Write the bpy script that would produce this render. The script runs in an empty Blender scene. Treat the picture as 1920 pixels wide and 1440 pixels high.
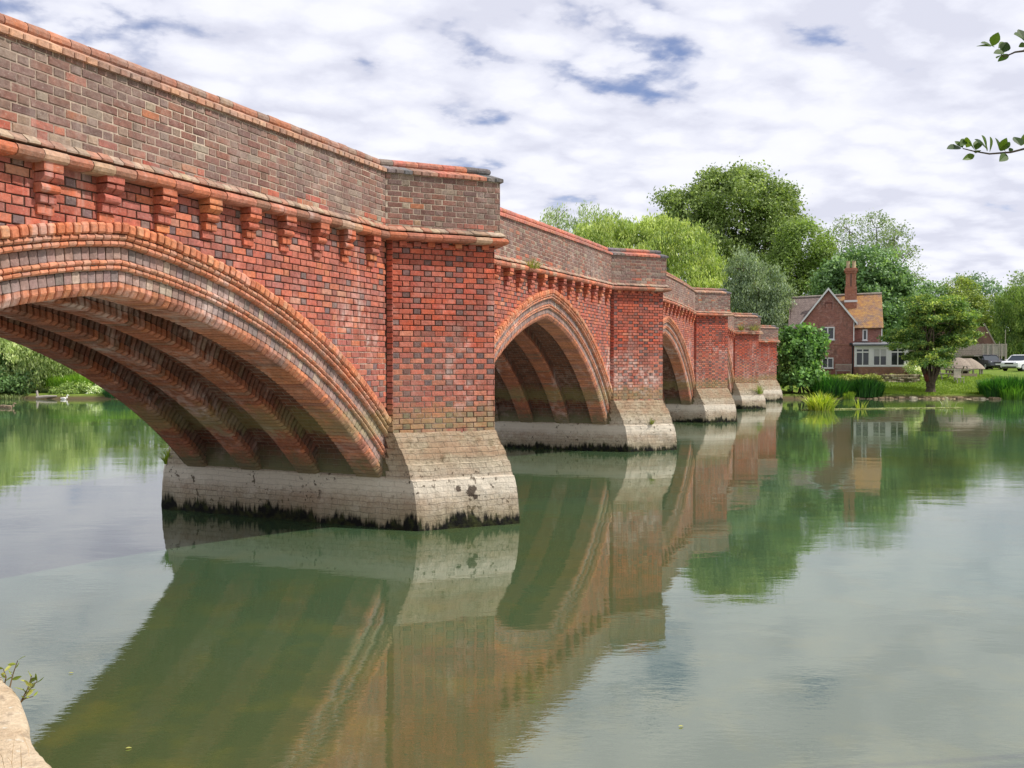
import bpy, math, random
import numpy as np
from mathutils import Vector
random.seed(7); rng = np.random.default_rng(11)
D = bpy.data; scene = bpy.context.scene; COL = scene.collection
R = math.radians
# ------------------------------------------------------------------ camera
EYE = 2.25
cam = D.cameras.new("camera"); cam.sensor_width = 36; cam.lens = 36*1556/1920
cam.clip_end = 3000; cam.clip_start = .05
camo = D.objects.new("camera", cam); COL.objects.link(camo)
camo.location = (0, 0, EYE); camo.rotation_euler = (R(90-1.29), 0, 0)
scene.camera = camo
# ------------------------------------------------------------------ bridge frame: s along the bridge, p towards the viewer
TH = R(22.66)
U = np.array([math.sin(TH), math.cos(TH), 0.]); P = np.array([math.cos(TH), -math.sin(TH), 0.])
def W(s, p, z): return (s*U[0]+p*P[0], s*U[1]+p*P[1], z)
# ------------------------------------------------------------------ sun and sky
SUN_EL = R(50); a = R(12)
sd = P*math.cos(a)+U*math.sin(a)
sun_dir = Vector((sd[0]*math.cos(SUN_EL), sd[1]*math.cos(SUN_EL), math.sin(SUN_EL)))
sl = D.lights.new("sun", 'SUN'); sl.energy = 3.6; sl.angle = R(.6); sl.color = (1, .94, .86)
so = D.objects.new("sun", sl); COL.objects.link(so); so.rotation_euler = sun_dir.to_track_quat('Z', 'Y').to_euler()
so.location = (0, 0, 60)
scene.view_settings.view_transform = 'Standard'; scene.view_settings.look = 'None'
scene.view_settings.exposure = 0.33; scene.view_settings.gamma = 1
world = D.worlds.new("World"); scene.world = world; world.use_nodes = True
nt = world.node_tree; N = nt.nodes; L = nt.links; N.clear()
def nd(tree, typ, **kw):
    n = tree.nodes.new(typ)
    for k, v in kw.items(): setattr(n, k, v)
    return n
def mth(tree, op, a, b=None, c=None, clamp=False):
    n = tree.nodes.new('ShaderNodeMath'); n.operation = op; n.use_clamp = clamp
    for i, v in enumerate((a, b, c)):
        if v is None: continue
        if isinstance(v, (int, float)): n.inputs[i].default_value = v
        else: tree.links.new(v, n.inputs[i])
    return n.outputs[0]
def ramp(tree, fac, stops, interp='LINEAR'):
    n = tree.nodes.new('ShaderNodeValToRGB'); n.color_ramp.interpolation = interp
    e = n.color_ramp.elements
    while len(e) < len(stops): e.new(.5)
    for i, (p_, c_) in enumerate(stops):
        e[i].position = p_; e[i].color = (c_, c_, c_, 1) if isinstance(c_, (int, float)) else (*c_[:3], 1)
    tree.links.new(fac, n.inputs[0]); return n.outputs[0]
def mixc(tree, fac, a, b, blend='MIX'):
    n = tree.nodes.new('ShaderNodeMix'); n.data_type = 'RGBA'; n.blend_type = blend
    for i, v in ((0, fac), (6, a), (7, b)):
        if isinstance(v, (int, float)): n.inputs[i].default_value = v
        elif isinstance(v, tuple): n.inputs[i].default_value = (*v[:3], 1)
        else: tree.links.new(v, n.inputs[i])
    return n.outputs[2]
def noise(tree, vec, scale, detail=4, rough=.55, dist=0, dim='3D', w=None):
    n = tree.nodes.new('ShaderNodeTexNoise'); n.noise_dimensions = dim
    n.inputs['Scale'].default_value = scale; n.inputs['Detail'].default_value = detail
    n.inputs['Roughness'].default_value = rough; n.inputs['Distortion'].default_value = dist
    if vec is not None: tree.links.new(vec, n.inputs['Vector'])
    if w is not None: n.inputs['W'].default_value = w
    return n.outputs[0]
def mapping(tree, vec, scale=(1, 1, 1), loc=(0, 0, 0), rot=(0, 0, 0)):
    n = tree.nodes.new('ShaderNodeMapping')
    n.inputs['Scale'].default_value = scale; n.inputs['Location'].default_value = loc; n.inputs['Rotation'].default_value = rot
    tree.links.new(vec, n.inputs['Vector']); return n.outputs[0]
sky = nd(nt, 'ShaderNodeTexSky', sky_type='NISHITA', sun_disc=False)
sky.sun_elevation = SUN_EL; sky.sun_rotation = math.atan2(sun_dir.x, sun_dir.y)
sky.air_density = 1; sky.dust_density = .6; sky.ozone_density = 1.5
tc = nd(nt, 'ShaderNodeTexCoord'); sep = nd(nt, 'ShaderNodeSeparateXYZ'); L.new(tc.outputs['Generated'], sep.inputs[0])
zc = mth(nt, 'ADD', mth(nt, 'MAXIMUM', sep.outputs[2], 0.0), .20)
cx = mth(nt, 'DIVIDE', sep.outputs[0], zc); cy = mth(nt, 'DIVIDE', sep.outputs[1], zc)
comb = nd(nt, 'ShaderNodeCombineXYZ'); L.new(cx, comb.inputs[0]); L.new(cy, comb.inputs[1])
cv = mapping(nt, comb.outputs[0], scale=(1.0, 1.15, 1), loc=(5.9, 1.1, 0), rot=(0, 0, R(-25)))
n1 = noise(nt, cv, 1.5, 6, .52, .1); n2 = noise(nt, cv, 4.6, 5, .52, .15); n3 = noise(nt, cv, .55, 3, .5)
wrp = nd(nt, 'ShaderNodeTexNoise'); wrp.inputs['Scale'].default_value = 4.5; wrp.inputs['Detail'].default_value = 7; wrp.inputs['Roughness'].default_value = .6; L.new(cv, wrp.inputs['Vector'])
ws_ = nd(nt, 'ShaderNodeVectorMath', operation='SCALE'); L.new(wrp.outputs['Color'], ws_.inputs[0]); ws_.inputs['Scale'].default_value = .32
wa_ = nd(nt, 'ShaderNodeVectorMath', operation='ADD'); L.new(mapping(nt, cv, (1, 1.35, 1)), wa_.inputs[0]); L.new(ws_.outputs[0], wa_.inputs[1])
vor = nd(nt, 'ShaderNodeTexVoronoi', feature='SMOOTH_F1'); vor.inputs['Scale'].default_value = 6.2; vor.inputs['Smoothness'].default_value = .4; L.new(wa_.outputs[0], vor.inputs['Vector'])
cell = mth(nt, 'SUBTRACT', .5, vor.outputs['Distance'])
dens = mth(nt, 'ADD', mth(nt, 'ADD', mth(nt, 'MULTIPLY', n1, .62), mth(nt, 'MULTIPLY', n2, .38)), mth(nt, 'MULTIPLY', cell, .26))
hz_ = ramp(nt, sep.outputs[2], [(.0, .12), (.30, 0)])
dens = mth(nt, 'ADD', dens, hz_)
cover = ramp(nt, dens, [(.305, 0), (.42, 1)], "EASE")
shade = mth(nt, 'ADD', mth(nt, 'ADD', mth(nt, 'MULTIPLY', n2, .45), mth(nt, 'MULTIPLY', n3, .5)), mth(nt, 'MULTIPLY', cell, .32))
ccol = ramp(nt, shade, [(.38, (7.0, 7.15, 8.3)), (.45, (7.9, 8.05, 9.1)), (.55, (9.0, 9.1, 9.8)), (.68, (9.3, 9.4, 10))])
cmul = mixc(nt, .12, mixc(nt, 1.0, sky.outputs[0], (.85, .9, 1.15), 'MULTIPLY'), (8, 8, 9))
skymix = mixc(nt, cover, cmul, ccol)
bg = nd(nt, 'ShaderNodeBackground'); bg.inputs[1].default_value = .085; L.new(skymix, bg.inputs[0])
wo = nd(nt, 'ShaderNodeOutputWorld'); L.new(bg.outputs[0], wo.inputs[0])
# ------------------------------------------------------------------ helpers
def lin(c): return tuple(((v/255)/12.92 if v/255 <= .04045 else ((v/255+.055)/1.055)**2.4) for v in c)
ORG = {}
def tag(o, label=None, cat=None, group=None, kind=None):
    for k, v in (('label', label), ('category', cat), ('group', group), ('kind', kind)):
        if v: o[k] = v
    return o
def empty(name, loc, label, cat, group=None):
    o = D.objects.new(name, None); COL.objects.link(o); o.location = loc; o.empty_display_size = .2
    ORG[o.name] = np.array(loc, float); return tag(o, label, cat, group)
def mesh_obj(name, V, F, mat, parent=None, loc=None, col=None, uv=None, smooth=False):
    if parent is not None: O = ORG[parent.name]
    elif loc is not None: O = np.array(loc, float)
    else: O = np.zeros(3)
    V = np.asarray(V, float).reshape(-1, 3)-O
    me = D.meshes.new(name)
    if isinstance(F, np.ndarray):
        n, k = F.shape
        me.vertices.add(len(V)); me.vertices.foreach_set('co', V.astype(np.float32).ravel())
        me.loops.add(n*k); me.loops.foreach_set('vertex_index', F.astype(np.int32).ravel())
        me.polygons.add(n); me.polygons.foreach_set('loop_start', np.arange(0, n*k, k, dtype=np.int32))
        try: me.polygons.foreach_set('loop_total', np.full(n, k, dtype=np.int32))
        except Exception: pass
        me.update(calc_edges=True)
    else:
        me.from_pydata(V.tolist(), [], F); me.update()
    if col is not None:
        c = np.ones((len(V), 4), np.float32); c[:, :3] = np.asarray(col, np.float32).reshape(-1, 3)
        at = me.attributes.new('col', 'FLOAT_COLOR', 'POINT'); at.data.foreach_set('color', c.ravel())
    if uv is not None:
        ul = me.uv_layers.new(name='UVMap')
        li = np.zeros(len(me.loops), np.int32); me.loops.foreach_get('vertex_index', li)
        ul.data.foreach_set('uv', np.asarray(uv, np.float32)[li].ravel())
    if smooth: me.polygons.foreach_set('use_smooth', np.ones(len(me.polygons), bool))
    for m in (mat if isinstance(mat, (list, tuple)) else [mat]): me.materials.append(m)
    o = D.objects.new(name, me); COL.objects.link(o)
    if parent is not None:
        o.parent = parent
    else: o.location = O
    ORG[o.name] = O; return o
class MB:
    def __init__(s): s.V = []; s.F = []; s.C = []; s.UV = []
    def add(s, vs, fs, c=(1, 1, 1), uv=None):
        b = len(s.V); s.V += [tuple(v) for v in vs]; s.F += [tuple(i+b for i in f) for f in fs]; s.C += [c]*len(vs)
        s.UV += (list(uv) if uv is not None else [(0, 0)]*len(vs))
    def box(s, x0, x1, y0, y1, z0, z1, c=(1, 1, 1), T=None, bev=0):
        if bev:
            b = min(bev, abs(x1-x0)*.4, abs(y1-y0)*.4, abs(z1-z0)*.4)
            vs = []
            for z, i in ((z0, b), (z0+b, 0), (z1-b, 0), (z1, b)):
                vs += [(x0+i, y0+i, z), (x1-i, y0+i, z), (x1-i, y1-i, z), (x0+i, y1-i, z)]
            fs = [(3, 2, 1, 0), (12, 13, 14, 15)]
            for k in range(3):
                for j in range(4): fs.append((k*4+j, k*4+(j+1) % 4, k*4+4+(j+1) % 4, k*4+4+j))
        else:
            vs = [(x0, y0, z0), (x1, y0, z0), (x1, y1, z0), (x0, y1, z0), (x0, y0, z1), (x1, y0, z1), (x1, y1, z1), (x0, y1, z1)]
            fs = [(3, 2, 1, 0), (4, 5, 6, 7), (0, 1, 5, 4), (1, 2, 6, 5), (2, 3, 7, 6), (3, 0, 4, 7)]
        if T: vs = [T(*v) for v in vs]
        s.add(vs, fs, c)
    def tube(s, pts, rad, n=8, c=(1, 1, 1), cap=True):
        pts = [np.array(p, float) for p in pts]
        if isinstance(rad, (int, float)): rad = [rad]*len(pts)
        vs = []; ref = np.array([.13, .21, .97])
        for i, p in enumerate(pts):
            d = pts[min(i+1, len(pts)-1)]-pts[max(i-1, 0)]; d = d/(np.linalg.norm(d)+1e-9)
            r_ = ref if abs(d.dot(ref)) < .9 else np.array([1., 0, 0])
            a_ = np.cross(d, r_); a_ /= np.linalg.norm(a_); b_ = np.cross(d, a_)
            for k in range(n):
                t = 2*math.pi*k/n; vs.append(p+(a_*math.cos(t)+b_*math.sin(t))*rad[i])
        fs = []
        for i in range(len(pts)-1):
            for k in range(n): fs.append((i*n+k, i*n+(k+1) % n, (i+1)*n+(k+1) % n, (i+1)*n+k))
        if cap: fs += [tuple(range(n-1, -1, -1)), tuple(range((len(pts)-1)*n, len(pts)*n))]
        s.add(vs, fs, c)
    def prism(s, poly, f, t0, t1, c=(1, 1, 1), e=.15, ins=.93, seg=1):
        """closed brick: poly = list of (a,b); f(t,a,b)->xyz"""
        K = len(poly); ca = sum(q[0] for q in poly)/K; cb = sum(q[1] for q in poly)/K
        ts = [(t0, ins), (t0+(t1-t0)*e, 1)]+[(t0+(t1-t0)*(e+(1-2*e)*k/seg), 1) for k in range(1, seg)]+[(t1-(t1-t0)*e, 1), (t1, ins)]
        rj = lambda: random.uniform(-.0022, .0022)
        vs = [f(t, ca+(a_-ca)*g+rj(), cb+(b_-cb)*g+rj()) for t, g in ts for a_, b_ in poly]
        m = len(ts); fs = [tuple(range(K-1, -1, -1)), tuple(range((m-1)*K, m*K))]
        for i in range(m-1):
            for k in range(K): fs.append((i*K+k, i*K+(k+1) % K, (i+1)*K+(k+1) % K, (i+1)*K+k))
        s.add(vs, fs, c)
    def grid(s, nu, nv, f, c=(1, 1, 1), uvf=None):
        vs = [f(i/nu, j/nv) for j in range(nv+1) for i in range(nu+1)]
        fs = [(j*(nu+1)+i, j*(nu+1)+i+1, (j+1)*(nu+1)+i+1, (j+1)*(nu+1)+i) for j in range(nv) for i in range(nu)]
        uv = [uvf(i/nu, j/nv) for j in range(nv+1) for i in range(nu+1)] if uvf else None
        s.add(vs, fs, c, uv)
    def build(s, name, mat, parent=None, loc=None, smooth=False):
        return mesh_obj(name, s.V, s.F, mat, parent, loc, s.C, s.UV, smooth)
# ------------------------------------------------------------------ materials
def newmat(name, rough=.8, spec=.3):
    m = D.materials.new(name); m.use_nodes = True; t = m.node_tree
    b = t.nodes['Principled BSDF']; b.inputs['Roughness'].default_value = rough
    b.inputs['Specular IOR Level'].default_value = spec
    return m, t, b
def attr(t):
    n = nd(t, 'ShaderNodeAttribute'); n.attribute_name = 'col'; return n.outputs['Color']
def geo(t): return nd(t, 'ShaderNodeNewGeometry').outputs['Position']
def bump(t, b, h, strength=.5, dist=.01):
    n = nd(t, 'ShaderNodeBump'); n.inputs['Strength'].default_value = strength; n.inputs['Distance'].default_value = dist
    t.links.new(h, n.inputs['Height']); t.links.new(n.outputs[0], b.inputs['Normal'])
def sepz(t, v):
    n = nd(t, 'ShaderNodeSeparateXYZ'); t.links.new(v, n.inputs[0]); return n.outputs
def weathered(t, base, pos, white=.5, moss=True, whitecol=(.62, .5, .44)):
    z = sepz(t, pos)[2]
    big = noise(t, pos, .85, 4, .6); fine = noise(t, pos, 26, 4, .65); mid = noise(t, pos, 7, 4, .6)
    v = ramp(t, fine, [(.3, .72), (.7, 1.2)])
    c = mixc(t, 1, base, v, 'MULTIPLY')
    v2 = ramp(t, mid, [(.3, .82), (.7, 1.14)]); c = mixc(t, 1, c, v2, 'MULTIPLY')
    wm = mth(t, 'MULTIPLY', ramp(t, big, [(.50, 0), (.66, 1)]), ramp(t, mid, [(.42, 0), (.60, 1)]))
    wm = mth(t, 'MULTIPLY', mth(t, 'MULTIPLY', wm, ramp(t, mth(t, 'MULTIPLY', z, .2), [(.58, 1), (.68, .12)]) if moss else 1.0), white)
    c = mixc(t, wm, c, whitecol)
    run = mth(t, 'MULTIPLY', ramp(t, noise(t, mapping(t, pos, (5, 5, .55)), 1, 4, .6), [(.56, 0), (.68, .5)]), ramp(t, noise(t, mapping(t, pos, (1, 1, 1), (5, 3, 9)), .8, 3), [(.46, 0), (.6, 1)]))
    c = mixc(t, mth(t, 'MULTIPLY', run, white), c, whitecol)
    dk = mth(t, 'MULTIPLY', ramp(t, noise(t, mapping(t, pos, (1.6, 1.6, .6), (31, 7, 3)), 1.3, 4, .6), [(.56, 0), (.72, 1)]), .45)
    c = mixc(t, dk, c, (.10, .075, .06))
    if moss:
        mz = mth(t, 'ADD', z, mth(t, 'MULTIPLY', mid, .5))
        mm = mth(t, 'MULTIPLY', ramp(t, mth(t, 'MULTIPLY', mz, .3), [(.45, .0), (.49, .6), (.54, .5), (.60, 0)]), 1)
        c = mixc(t, mm, c, (.30, .27, .11))
        m2 = ramp(t, mth(t, 'MULTIPLY', mz, .4), [(.42, .8), (.53, 0)])
        c = mixc(t, m2, c, (.16, .165, .085))
    return c, fine, mid
def patina(t, c, pos, amt):
    k = ramp(t, noise(t, mapping(t, pos, (1, 1, 1.4), (3, 9, 2)), 1.5, 6, .7), [(.42, 0), (.62, amt)])
    c = mixc(t, k, c, mixc(t, ramp(t, noise(t, pos, 22, 4, .7), [(.35, 0), (.65, 1)]), (.145, .090, .080), (.27, .205, .18)))
    fl = ramp(t, noise(t, pos, 55, 3, .7), [(.58, 0), (.72, .45)])
    return mixc(t, fl, c, (.42, .36, .31))
def brick_mat(name, white=.5, moss=True, whitecol=(.62, .5, .44)):
    m, t, b = newmat(name, .88, .25); pos = geo(t)
    c, fine, mid = weathered(t, attr(t), pos, white, moss, whitecol)
    c = patina(t, c, pos, .6 if 'parapet' in name else .25)
    t.links.new(c, b.inputs['Base Color'])
    bump(t, b, mth(t, 'ADD', fine, mid), .9, .009); return m
M_BRICK = brick_mat('brick_red', .8, True, (.66, .52, .46))
M_BRICKP = brick_mat('brick_parapet', .55, False, (.42, .36, .32))
M_BRICKA = brick_mat('brick_arch', .75, True, (.62, .5, .46))
def mortar_mat(name, c0, c1):
    m, t, b = newmat(name, .95, .1); pos = geo(t)
    k = ramp(t, noise(t, pos, 1.1, 4, .6), [(.42, 0), (.6, 1)])
    c = mixc(t, k, c0, c1); f = noise(t, pos, 40, 3); c = mixc(t, 1, c, ramp(t, f, [(.3, .75), (.7, 1.15)]), 'MULTIPLY')
    if 'parapet' in name: c = patina(t, c, pos, .6)
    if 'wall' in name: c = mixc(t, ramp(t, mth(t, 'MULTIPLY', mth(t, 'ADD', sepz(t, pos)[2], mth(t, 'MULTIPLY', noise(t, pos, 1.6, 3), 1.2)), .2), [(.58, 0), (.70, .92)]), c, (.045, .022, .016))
    t.links.new(c, b.inputs['Base Color']); bump(t, b, f, .5, .006); return m
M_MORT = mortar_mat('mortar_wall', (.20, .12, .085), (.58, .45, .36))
M_MORTP = mortar_mat('mortar_parapet', (.40, .31, .24), (.52, .42, .33))
M_MORTA = mortar_mat('mortar_arch', (.36, .27, .21), (.5, .4, .33))
def proc_brick(name, c1, c2, mort, moss=False, bw=.225, bh=.0775, rough=.9, uv=True, bumpd=.008, dark=None):
    m, t, b = newmat(name, rough, .2); pos = geo(t)
    tcn = nd(t, 'ShaderNodeTexCoord')
    br = nd(t, 'ShaderNodeTexBrick'); br.offset = .5
    br.inputs['Scale'].default_value = 1; br.inputs['Brick Width'].default_value = bw; br.inputs['Row Height'].default_value = bh
    br.inputs['Mortar Size'].default_value = .006; br.inputs['Mortar Smooth'].default_value = .3; br.inputs['Bias'].default_value = -.1
    br.inputs['Color1'].default_value = (*c1, 1); br.inputs['Color2'].default_value = (*c2, 1); br.inputs['Mortar'].default_value = (*mort, 1)
    vec = tcn.outputs['UV'] if uv else tcn.outputs['Object']
    nz = nd(t, 'ShaderNodeTexNoise'); nz.inputs['Scale'].default_value = 6; t.links.new(pos, nz.inputs['Vector'])
    vm = nd(t, 'ShaderNodeVectorMath', operation='SCALE'); t.links.new(nz.outputs['Color'], vm.inputs[0]); vm.inputs['Scale'].default_value = .02
    va = nd(t, 'ShaderNodeVectorMath', operation='ADD'); t.links.new(vec, va.inputs[0]); t.links.new(vm.outputs[0], va.inputs[1])
    t.links.new(va.outputs[0], br.inputs['Vector'])
    c, fine, mid = weathered(t, br.outputs['Color'], pos, .35, moss)
    t.links.new(c, b.inputs['Base Color'])
    bump(t, b, mth(t, 'SUBTRACT', mth(t, 'MULTIPLY', fine, .3), br.outputs['Fac']), .8, bumpd); return m
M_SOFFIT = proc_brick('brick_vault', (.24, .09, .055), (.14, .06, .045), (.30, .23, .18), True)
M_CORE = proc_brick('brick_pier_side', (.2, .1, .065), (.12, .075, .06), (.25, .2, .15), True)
def plinth_mat():
    m, t, b = newmat('plinth_stone', .9, .25); pos = geo(t); z = sepz(t, pos)[2]
    tcn = nd(t, 'ShaderNodeTexCoord')
    br = nd(t, 'ShaderNodeTexBrick'); br.offset = .5
    for k, v in (('Scale', 1), ('Brick Width', .24), ('Row Height', .0757), ('Mortar Size', .004), ('Mortar Smooth', .5)): br.inputs[k].default_value = v
    br.inputs['Color1'].default_value = (.50, .43, .32, 1); br.inputs['Color2'].default_value = (.42, .34, .25, 1); br.inputs['Mortar'].default_value = (.22, .19, .15, 1)
    nz = nd(t, 'ShaderNodeTexNoise'); nz.inputs['Scale'].default_value = 5; t.links.new(pos, nz.inputs['Vector'])
    vm = nd(t, 'ShaderNodeVectorMath', operation='SCALE'); t.links.new(nz.outputs['Color'], vm.inputs[0]); vm.inputs['Scale'].default_value = .05
    va = nd(t, 'ShaderNodeVectorMath', operation='ADD'); t.links.new(tcn.outputs['UV'], va.inputs[0]); t.links.new(vm.outputs[0], va.inputs[1])
    t.links.new(va.outputs[0], br.inputs['Vector'])
    big = noise(t, pos, 1.1, 5, .65); mid = noise(t, pos, 6, 5, .7); fine = noise(t, pos, 32, 4, .7)
    c = mixc(t, 1, br.outputs['Color'], ramp(t, fine, [(.3, .66), (.7, 1.2)]), 'MULTIPLY')
    c = mixc(t, ramp(t, mid, [(.45, 0), (.7, .5)]), c, (.62, .56, .46))
    c = mixc(t, ramp(t, big, [(.48, 0), (.66, .45)]), c, (.34, .22, .14))
    # pale lime band near the top of the upright part
    zl = ramp(t, mth(t, 'ADD', z, mth(t, 'MULTIPLY', mid, .16)), [(.46, 0), (.62, .75), (.74, .75), (.80, 0)])
    c = mixc(t, zl, c, (.68, .62, .51))
    # brown lichen and moss spots
    sp = mth(t, 'MULTIPLY', ramp(t, noise(t, pos, 13, 3, .6), [(.585, 0), (.63, 1)]), ramp(t, noise(t, pos, 2.3, 3), [(.48, 0), (.57, 1)]))
    c = mixc(t, mth(t, 'MULTIPLY', sp, .85), c, (.07, .05, .03))
    # yellow moss higher up the batter
    my = mth(t, 'MULTIPLY', ramp(t, z, [(.75, 0), (1.0, .55)]), ramp(t, mid, [(.4, .2), (.6, 1)]))
    c = mixc(t, mth(t, 'MULTIPLY', my, .8), c, (.34, .29, .15))
    sp2 = mth(t, 'MULTIPLY', ramp(t, noise(t, mapping(t, pos, (1, 1, 2)), 9, 4, .7), [(.52, 0), (.62, .7)]), ramp(t, z, [(.8, 0), (.98, 1)]))
    c = mixc(t, sp2, c, (.12, .10, .055))
    # two dark lichen patches on the nearest nose
    for (bx, bz, br_) in (((10.40, -5.01), .50, .085), ((10.44, -4.97), .42, .05), ((10.27, -5.14), .54, .045)):
        dd = nd(t, 'ShaderNodeVectorMath', operation='DISTANCE'); t.links.new(pos, dd.inputs[0]); dd.inputs[1].default_value = W(bx[0]+.03, bx[1]+.03, bz)
        q = mth(t, 'ADD', dd.outputs['Value'], mth(t, 'MULTIPLY', noise(t, pos, 14, 3, .6), .12))
        c = mixc(t, ramp(t, q, [(br_+.045, .9), (br_+.06, 0)]), c, (.05, .032, .022))
    # warmer brick-like courses at the top of the slope
    c = mixc(t, mth(t, 'MULTIPLY', ramp(t, z, [(.9, 0), (1.25, .75)]), ramp(t, noise(t, pos, 3.5, 4, .6), [(.4, .3), (.6, 1)])), c, mixc(t, br.outputs['Fac'], (.33, .21, .13), (.14, .11, .07)))
    # weed hanging at the waterline
    st = noise(t, mapping(t, pos, (16, 16, 2.2)), 1, 4, .7); st2 = noise(t, mapping(t, pos, (1.6, 1.6, .7)), 1, 3, .6)
    damp = ramp(t, mth(t, 'SUBTRACT', z, mth(t, 'MULTIPLY', st2, .3)), [(.0, .5), (.22, 0)])
    c = mixc(t, damp, c, (.16, .14, .07))
    h = mth(t, 'SUBTRACT', mth(t, 'ADD', mth(t, 'MULTIPLY', st, .44), mth(t, 'MULTIPLY', st2, .62)), mth(t, 'ADD', z, .39))
    al = ramp(t, mth(t, 'ADD', h, .5), [(.475, 0), (.56, 1)])
    ac = mixc(t, ramp(t, noise(t, pos, 9, 3), [(.45, 0), (.7, 1)]), (.005, .005, .004), (.035, .04, .01))
    c = mixc(t, al, c, ac)
    t.links.new(c, b.inputs['Base Color'])
    hh = mth(t, 'ADD', mth(t, 'ADD', mth(t, 'MULTIPLY', mid, .9), fine), mth(t, 'MULTIPLY', br.outputs['Fac'], -.35))
    bump(t, b, hh, .9, .014); return m
M_PLINTH = plinth_mat()
def simple(name, col, rough=.7, spec=.3, var=.25, scale=8, bumpd=0, metal=0, usecol=False):
    m, t, b = newmat(name, rough, spec); pos = geo(t); f = noise(t, pos, scale, 4, .6)
    base = attr(t) if usecol else tuple(col)
    c = mixc(t, 1, base, ramp(t, f, [(.3, 1-var), (.7, 1+var)]), 'MULTIPLY')
    t.links.new(c, b.inputs['Base Color']); b.inputs['Metallic'].default_value = metal
    if bumpd: bump(t, b, f, .6, bumpd)
    return m
def leaf_mat(name, trans=.35, rough=.55, spec=.35):
    m = D.materials.new(name); m.use_nodes = True; t = m.node_tree; b = t.nodes['Principled BSDF']
    b.inputs['Roughness'].default_value = rough; b.inputs['Specular IOR Level'].default_value = spec
    c = attr(t); t.links.new(c, b.inputs['Base Color'])
    tr = nd(t, 'ShaderNodeBsdfTranslucent'); t.links.new(mixc(t, 1, c, (1.25, 1.3, .6), 'MULTIPLY'), tr.inputs[0])
    mx = nd(t, 'ShaderNodeMixShader'); mx.inputs[0].default_value = trans
    t.links.new(b.outputs[0], mx.inputs[1]); t.links.new(tr.outputs[0], mx.inputs[2])
    t.links.new(mx.outputs[0], t.nodes['Material Output'].inputs[0]); return m
M_LEAF = leaf_mat('leaves'); M_BLADE = leaf_mat('blades', .3)
M_BARK = simple('bark', (.11, .085, .06), .95, .1, .4, 6, .03)
M_WOODG = simple('weathered_timber', (.34, .30, .26), .85, .2, .25, 14, .004)
M_WHITE = simple('white_paint', (.72, .72, .70), .5, .4, .06, 20)
M_DARK = simple('dark_paint', (.03, .03, .032), .5, .4, .2, 10)
M_LEAD = simple('lead_roof', (.16, .17, .18), .6, .4, .2, 5)
def glass_mat(name, col=(.03, .035, .035)):
    m, t, b = newmat(name, .06, .6); b.inputs['Base Color'].default_value = (*col, 1); return m
M_GLASS = glass_mat('window_glass')
# ------------------------------------------------------------------ palettes (real brick colours)
DS = .10
def pal(weights_cols, BL=.30):
    cs = [lin(c) for w, c in weights_cols]; mean = np.average(np.array(cs), axis=0, weights=[w for w, c in weights_cols])
    cs = [np.array(c)*(1-BL)+mean*BL for c in cs]; cs = [tuple(1.06*np.array([.98, 1.10, 1.0])*(c*(1-DS)+DS*(c.mean()*np.array([1.15, .97, .88])))) for c in cs]
    ws = np.array([w for w, c in weights_cols], float); ws /= ws.sum(); cw = np.cumsum(ws)
    def f(k=1.0, j=.12):
        i = int(np.searchsorted(cw, random.random())); c = cs[min(i, len(cs)-1)]
        g = k*(1+random.uniform(-j, j)); return (c[0]*g*(1+random.uniform(-.05, .05)), c[1]*g, c[2]*g*(1+random.uniform(-.06, .06)))
    return f
P_RED_S = pal([(4, (186, 92, 74)), (3, (172, 78, 66)), (2, (198, 100, 66)), (2, (160, 84, 80)), (1, (140, 70, 62)), (.5, (196, 128, 108))])
P_RED_H = pal([(3, (178, 88, 72)), (2, (150, 78, 72)), (2.2, (92, 84, 92)), (1, (120, 100, 100)), (.7, (196, 104, 70))])
P_SH_S = pal([(4, (202, 84, 56)), (3, (186, 78, 60)), (2, (172, 80, 68)), (1, (150, 66, 56))])
P_SH_H = pal([(3, (196, 84, 58)), (2, (160, 76, 62)), (2, (92, 78, 82)), (1, (128, 84, 80))])
P_LOW_S = pal([(4, (190, 100, 84)), (3, (178, 88, 76)), (2, (196, 116, 92)), (1, (150, 84, 78))])
P_LOW_H = pal([(3, (178, 92, 80)), (3, (96, 84, 88)), (2, (130, 92, 90))])
P_PAR = pal([(5, (128, 80, 72)), (4, (110, 70, 68)), (3, (146, 92, 80)), (1.5, (96, 72, 74)), (1.0, (156, 140, 128)), (.35, (190, 104, 64)), (.8, (164, 96, 80))], .4)
P_PARH = pal([(4, (126, 84, 76)), (2, (140, 116, 108)), (2, (114, 86, 86)), (1, (158, 142, 128))], .45)
P_COPE = pal([(4, (196, 142, 118)), (3, (178, 118, 98)), (2, (160, 112, 96)), (1, (208, 146, 118))])
P_ROLL = pal([(4, (176, 104, 80)), (3, (150, 98, 84)), (2, (140, 116, 104)), (1, (190, 108, 76))])
P_STR = pal([(4, (190, 98, 68)), (3, (174, 98, 78)), (1.5, (188, 144, 122)), (1.5, (142, 92, 76))], .15)
P_SLOPE = pal([(3, (186, 156, 136)), (3, (174, 132, 114)), (3, (186, 112, 90)), (1, (136, 114, 102))])
P_HOOD = pal([(5, (208, 116, 78)), (3, (196, 100, 66)), (2, (204, 138, 108))])
P_BEAD = pal([(4, (204, 124, 96)), (3, (194, 132, 112)), (2, (196, 108, 76))])
P_BAND = pal([(4, (148, 108, 106)), (3, (126, 100, 104)), (3, (168, 124, 116)), (1.5, (98, 90, 98)), (1.2, (190, 164, 152))], .5)
P_CHAM = pal([(5, (202, 118, 84)), (3, (186, 112, 92)), (1, (160, 96, 80))])
P_RIBD = pal([(4, (116, 66, 54)), (3, (134, 74, 58)), (2, (84, 60, 54)), (1, (140, 106, 88))], .45)
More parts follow.
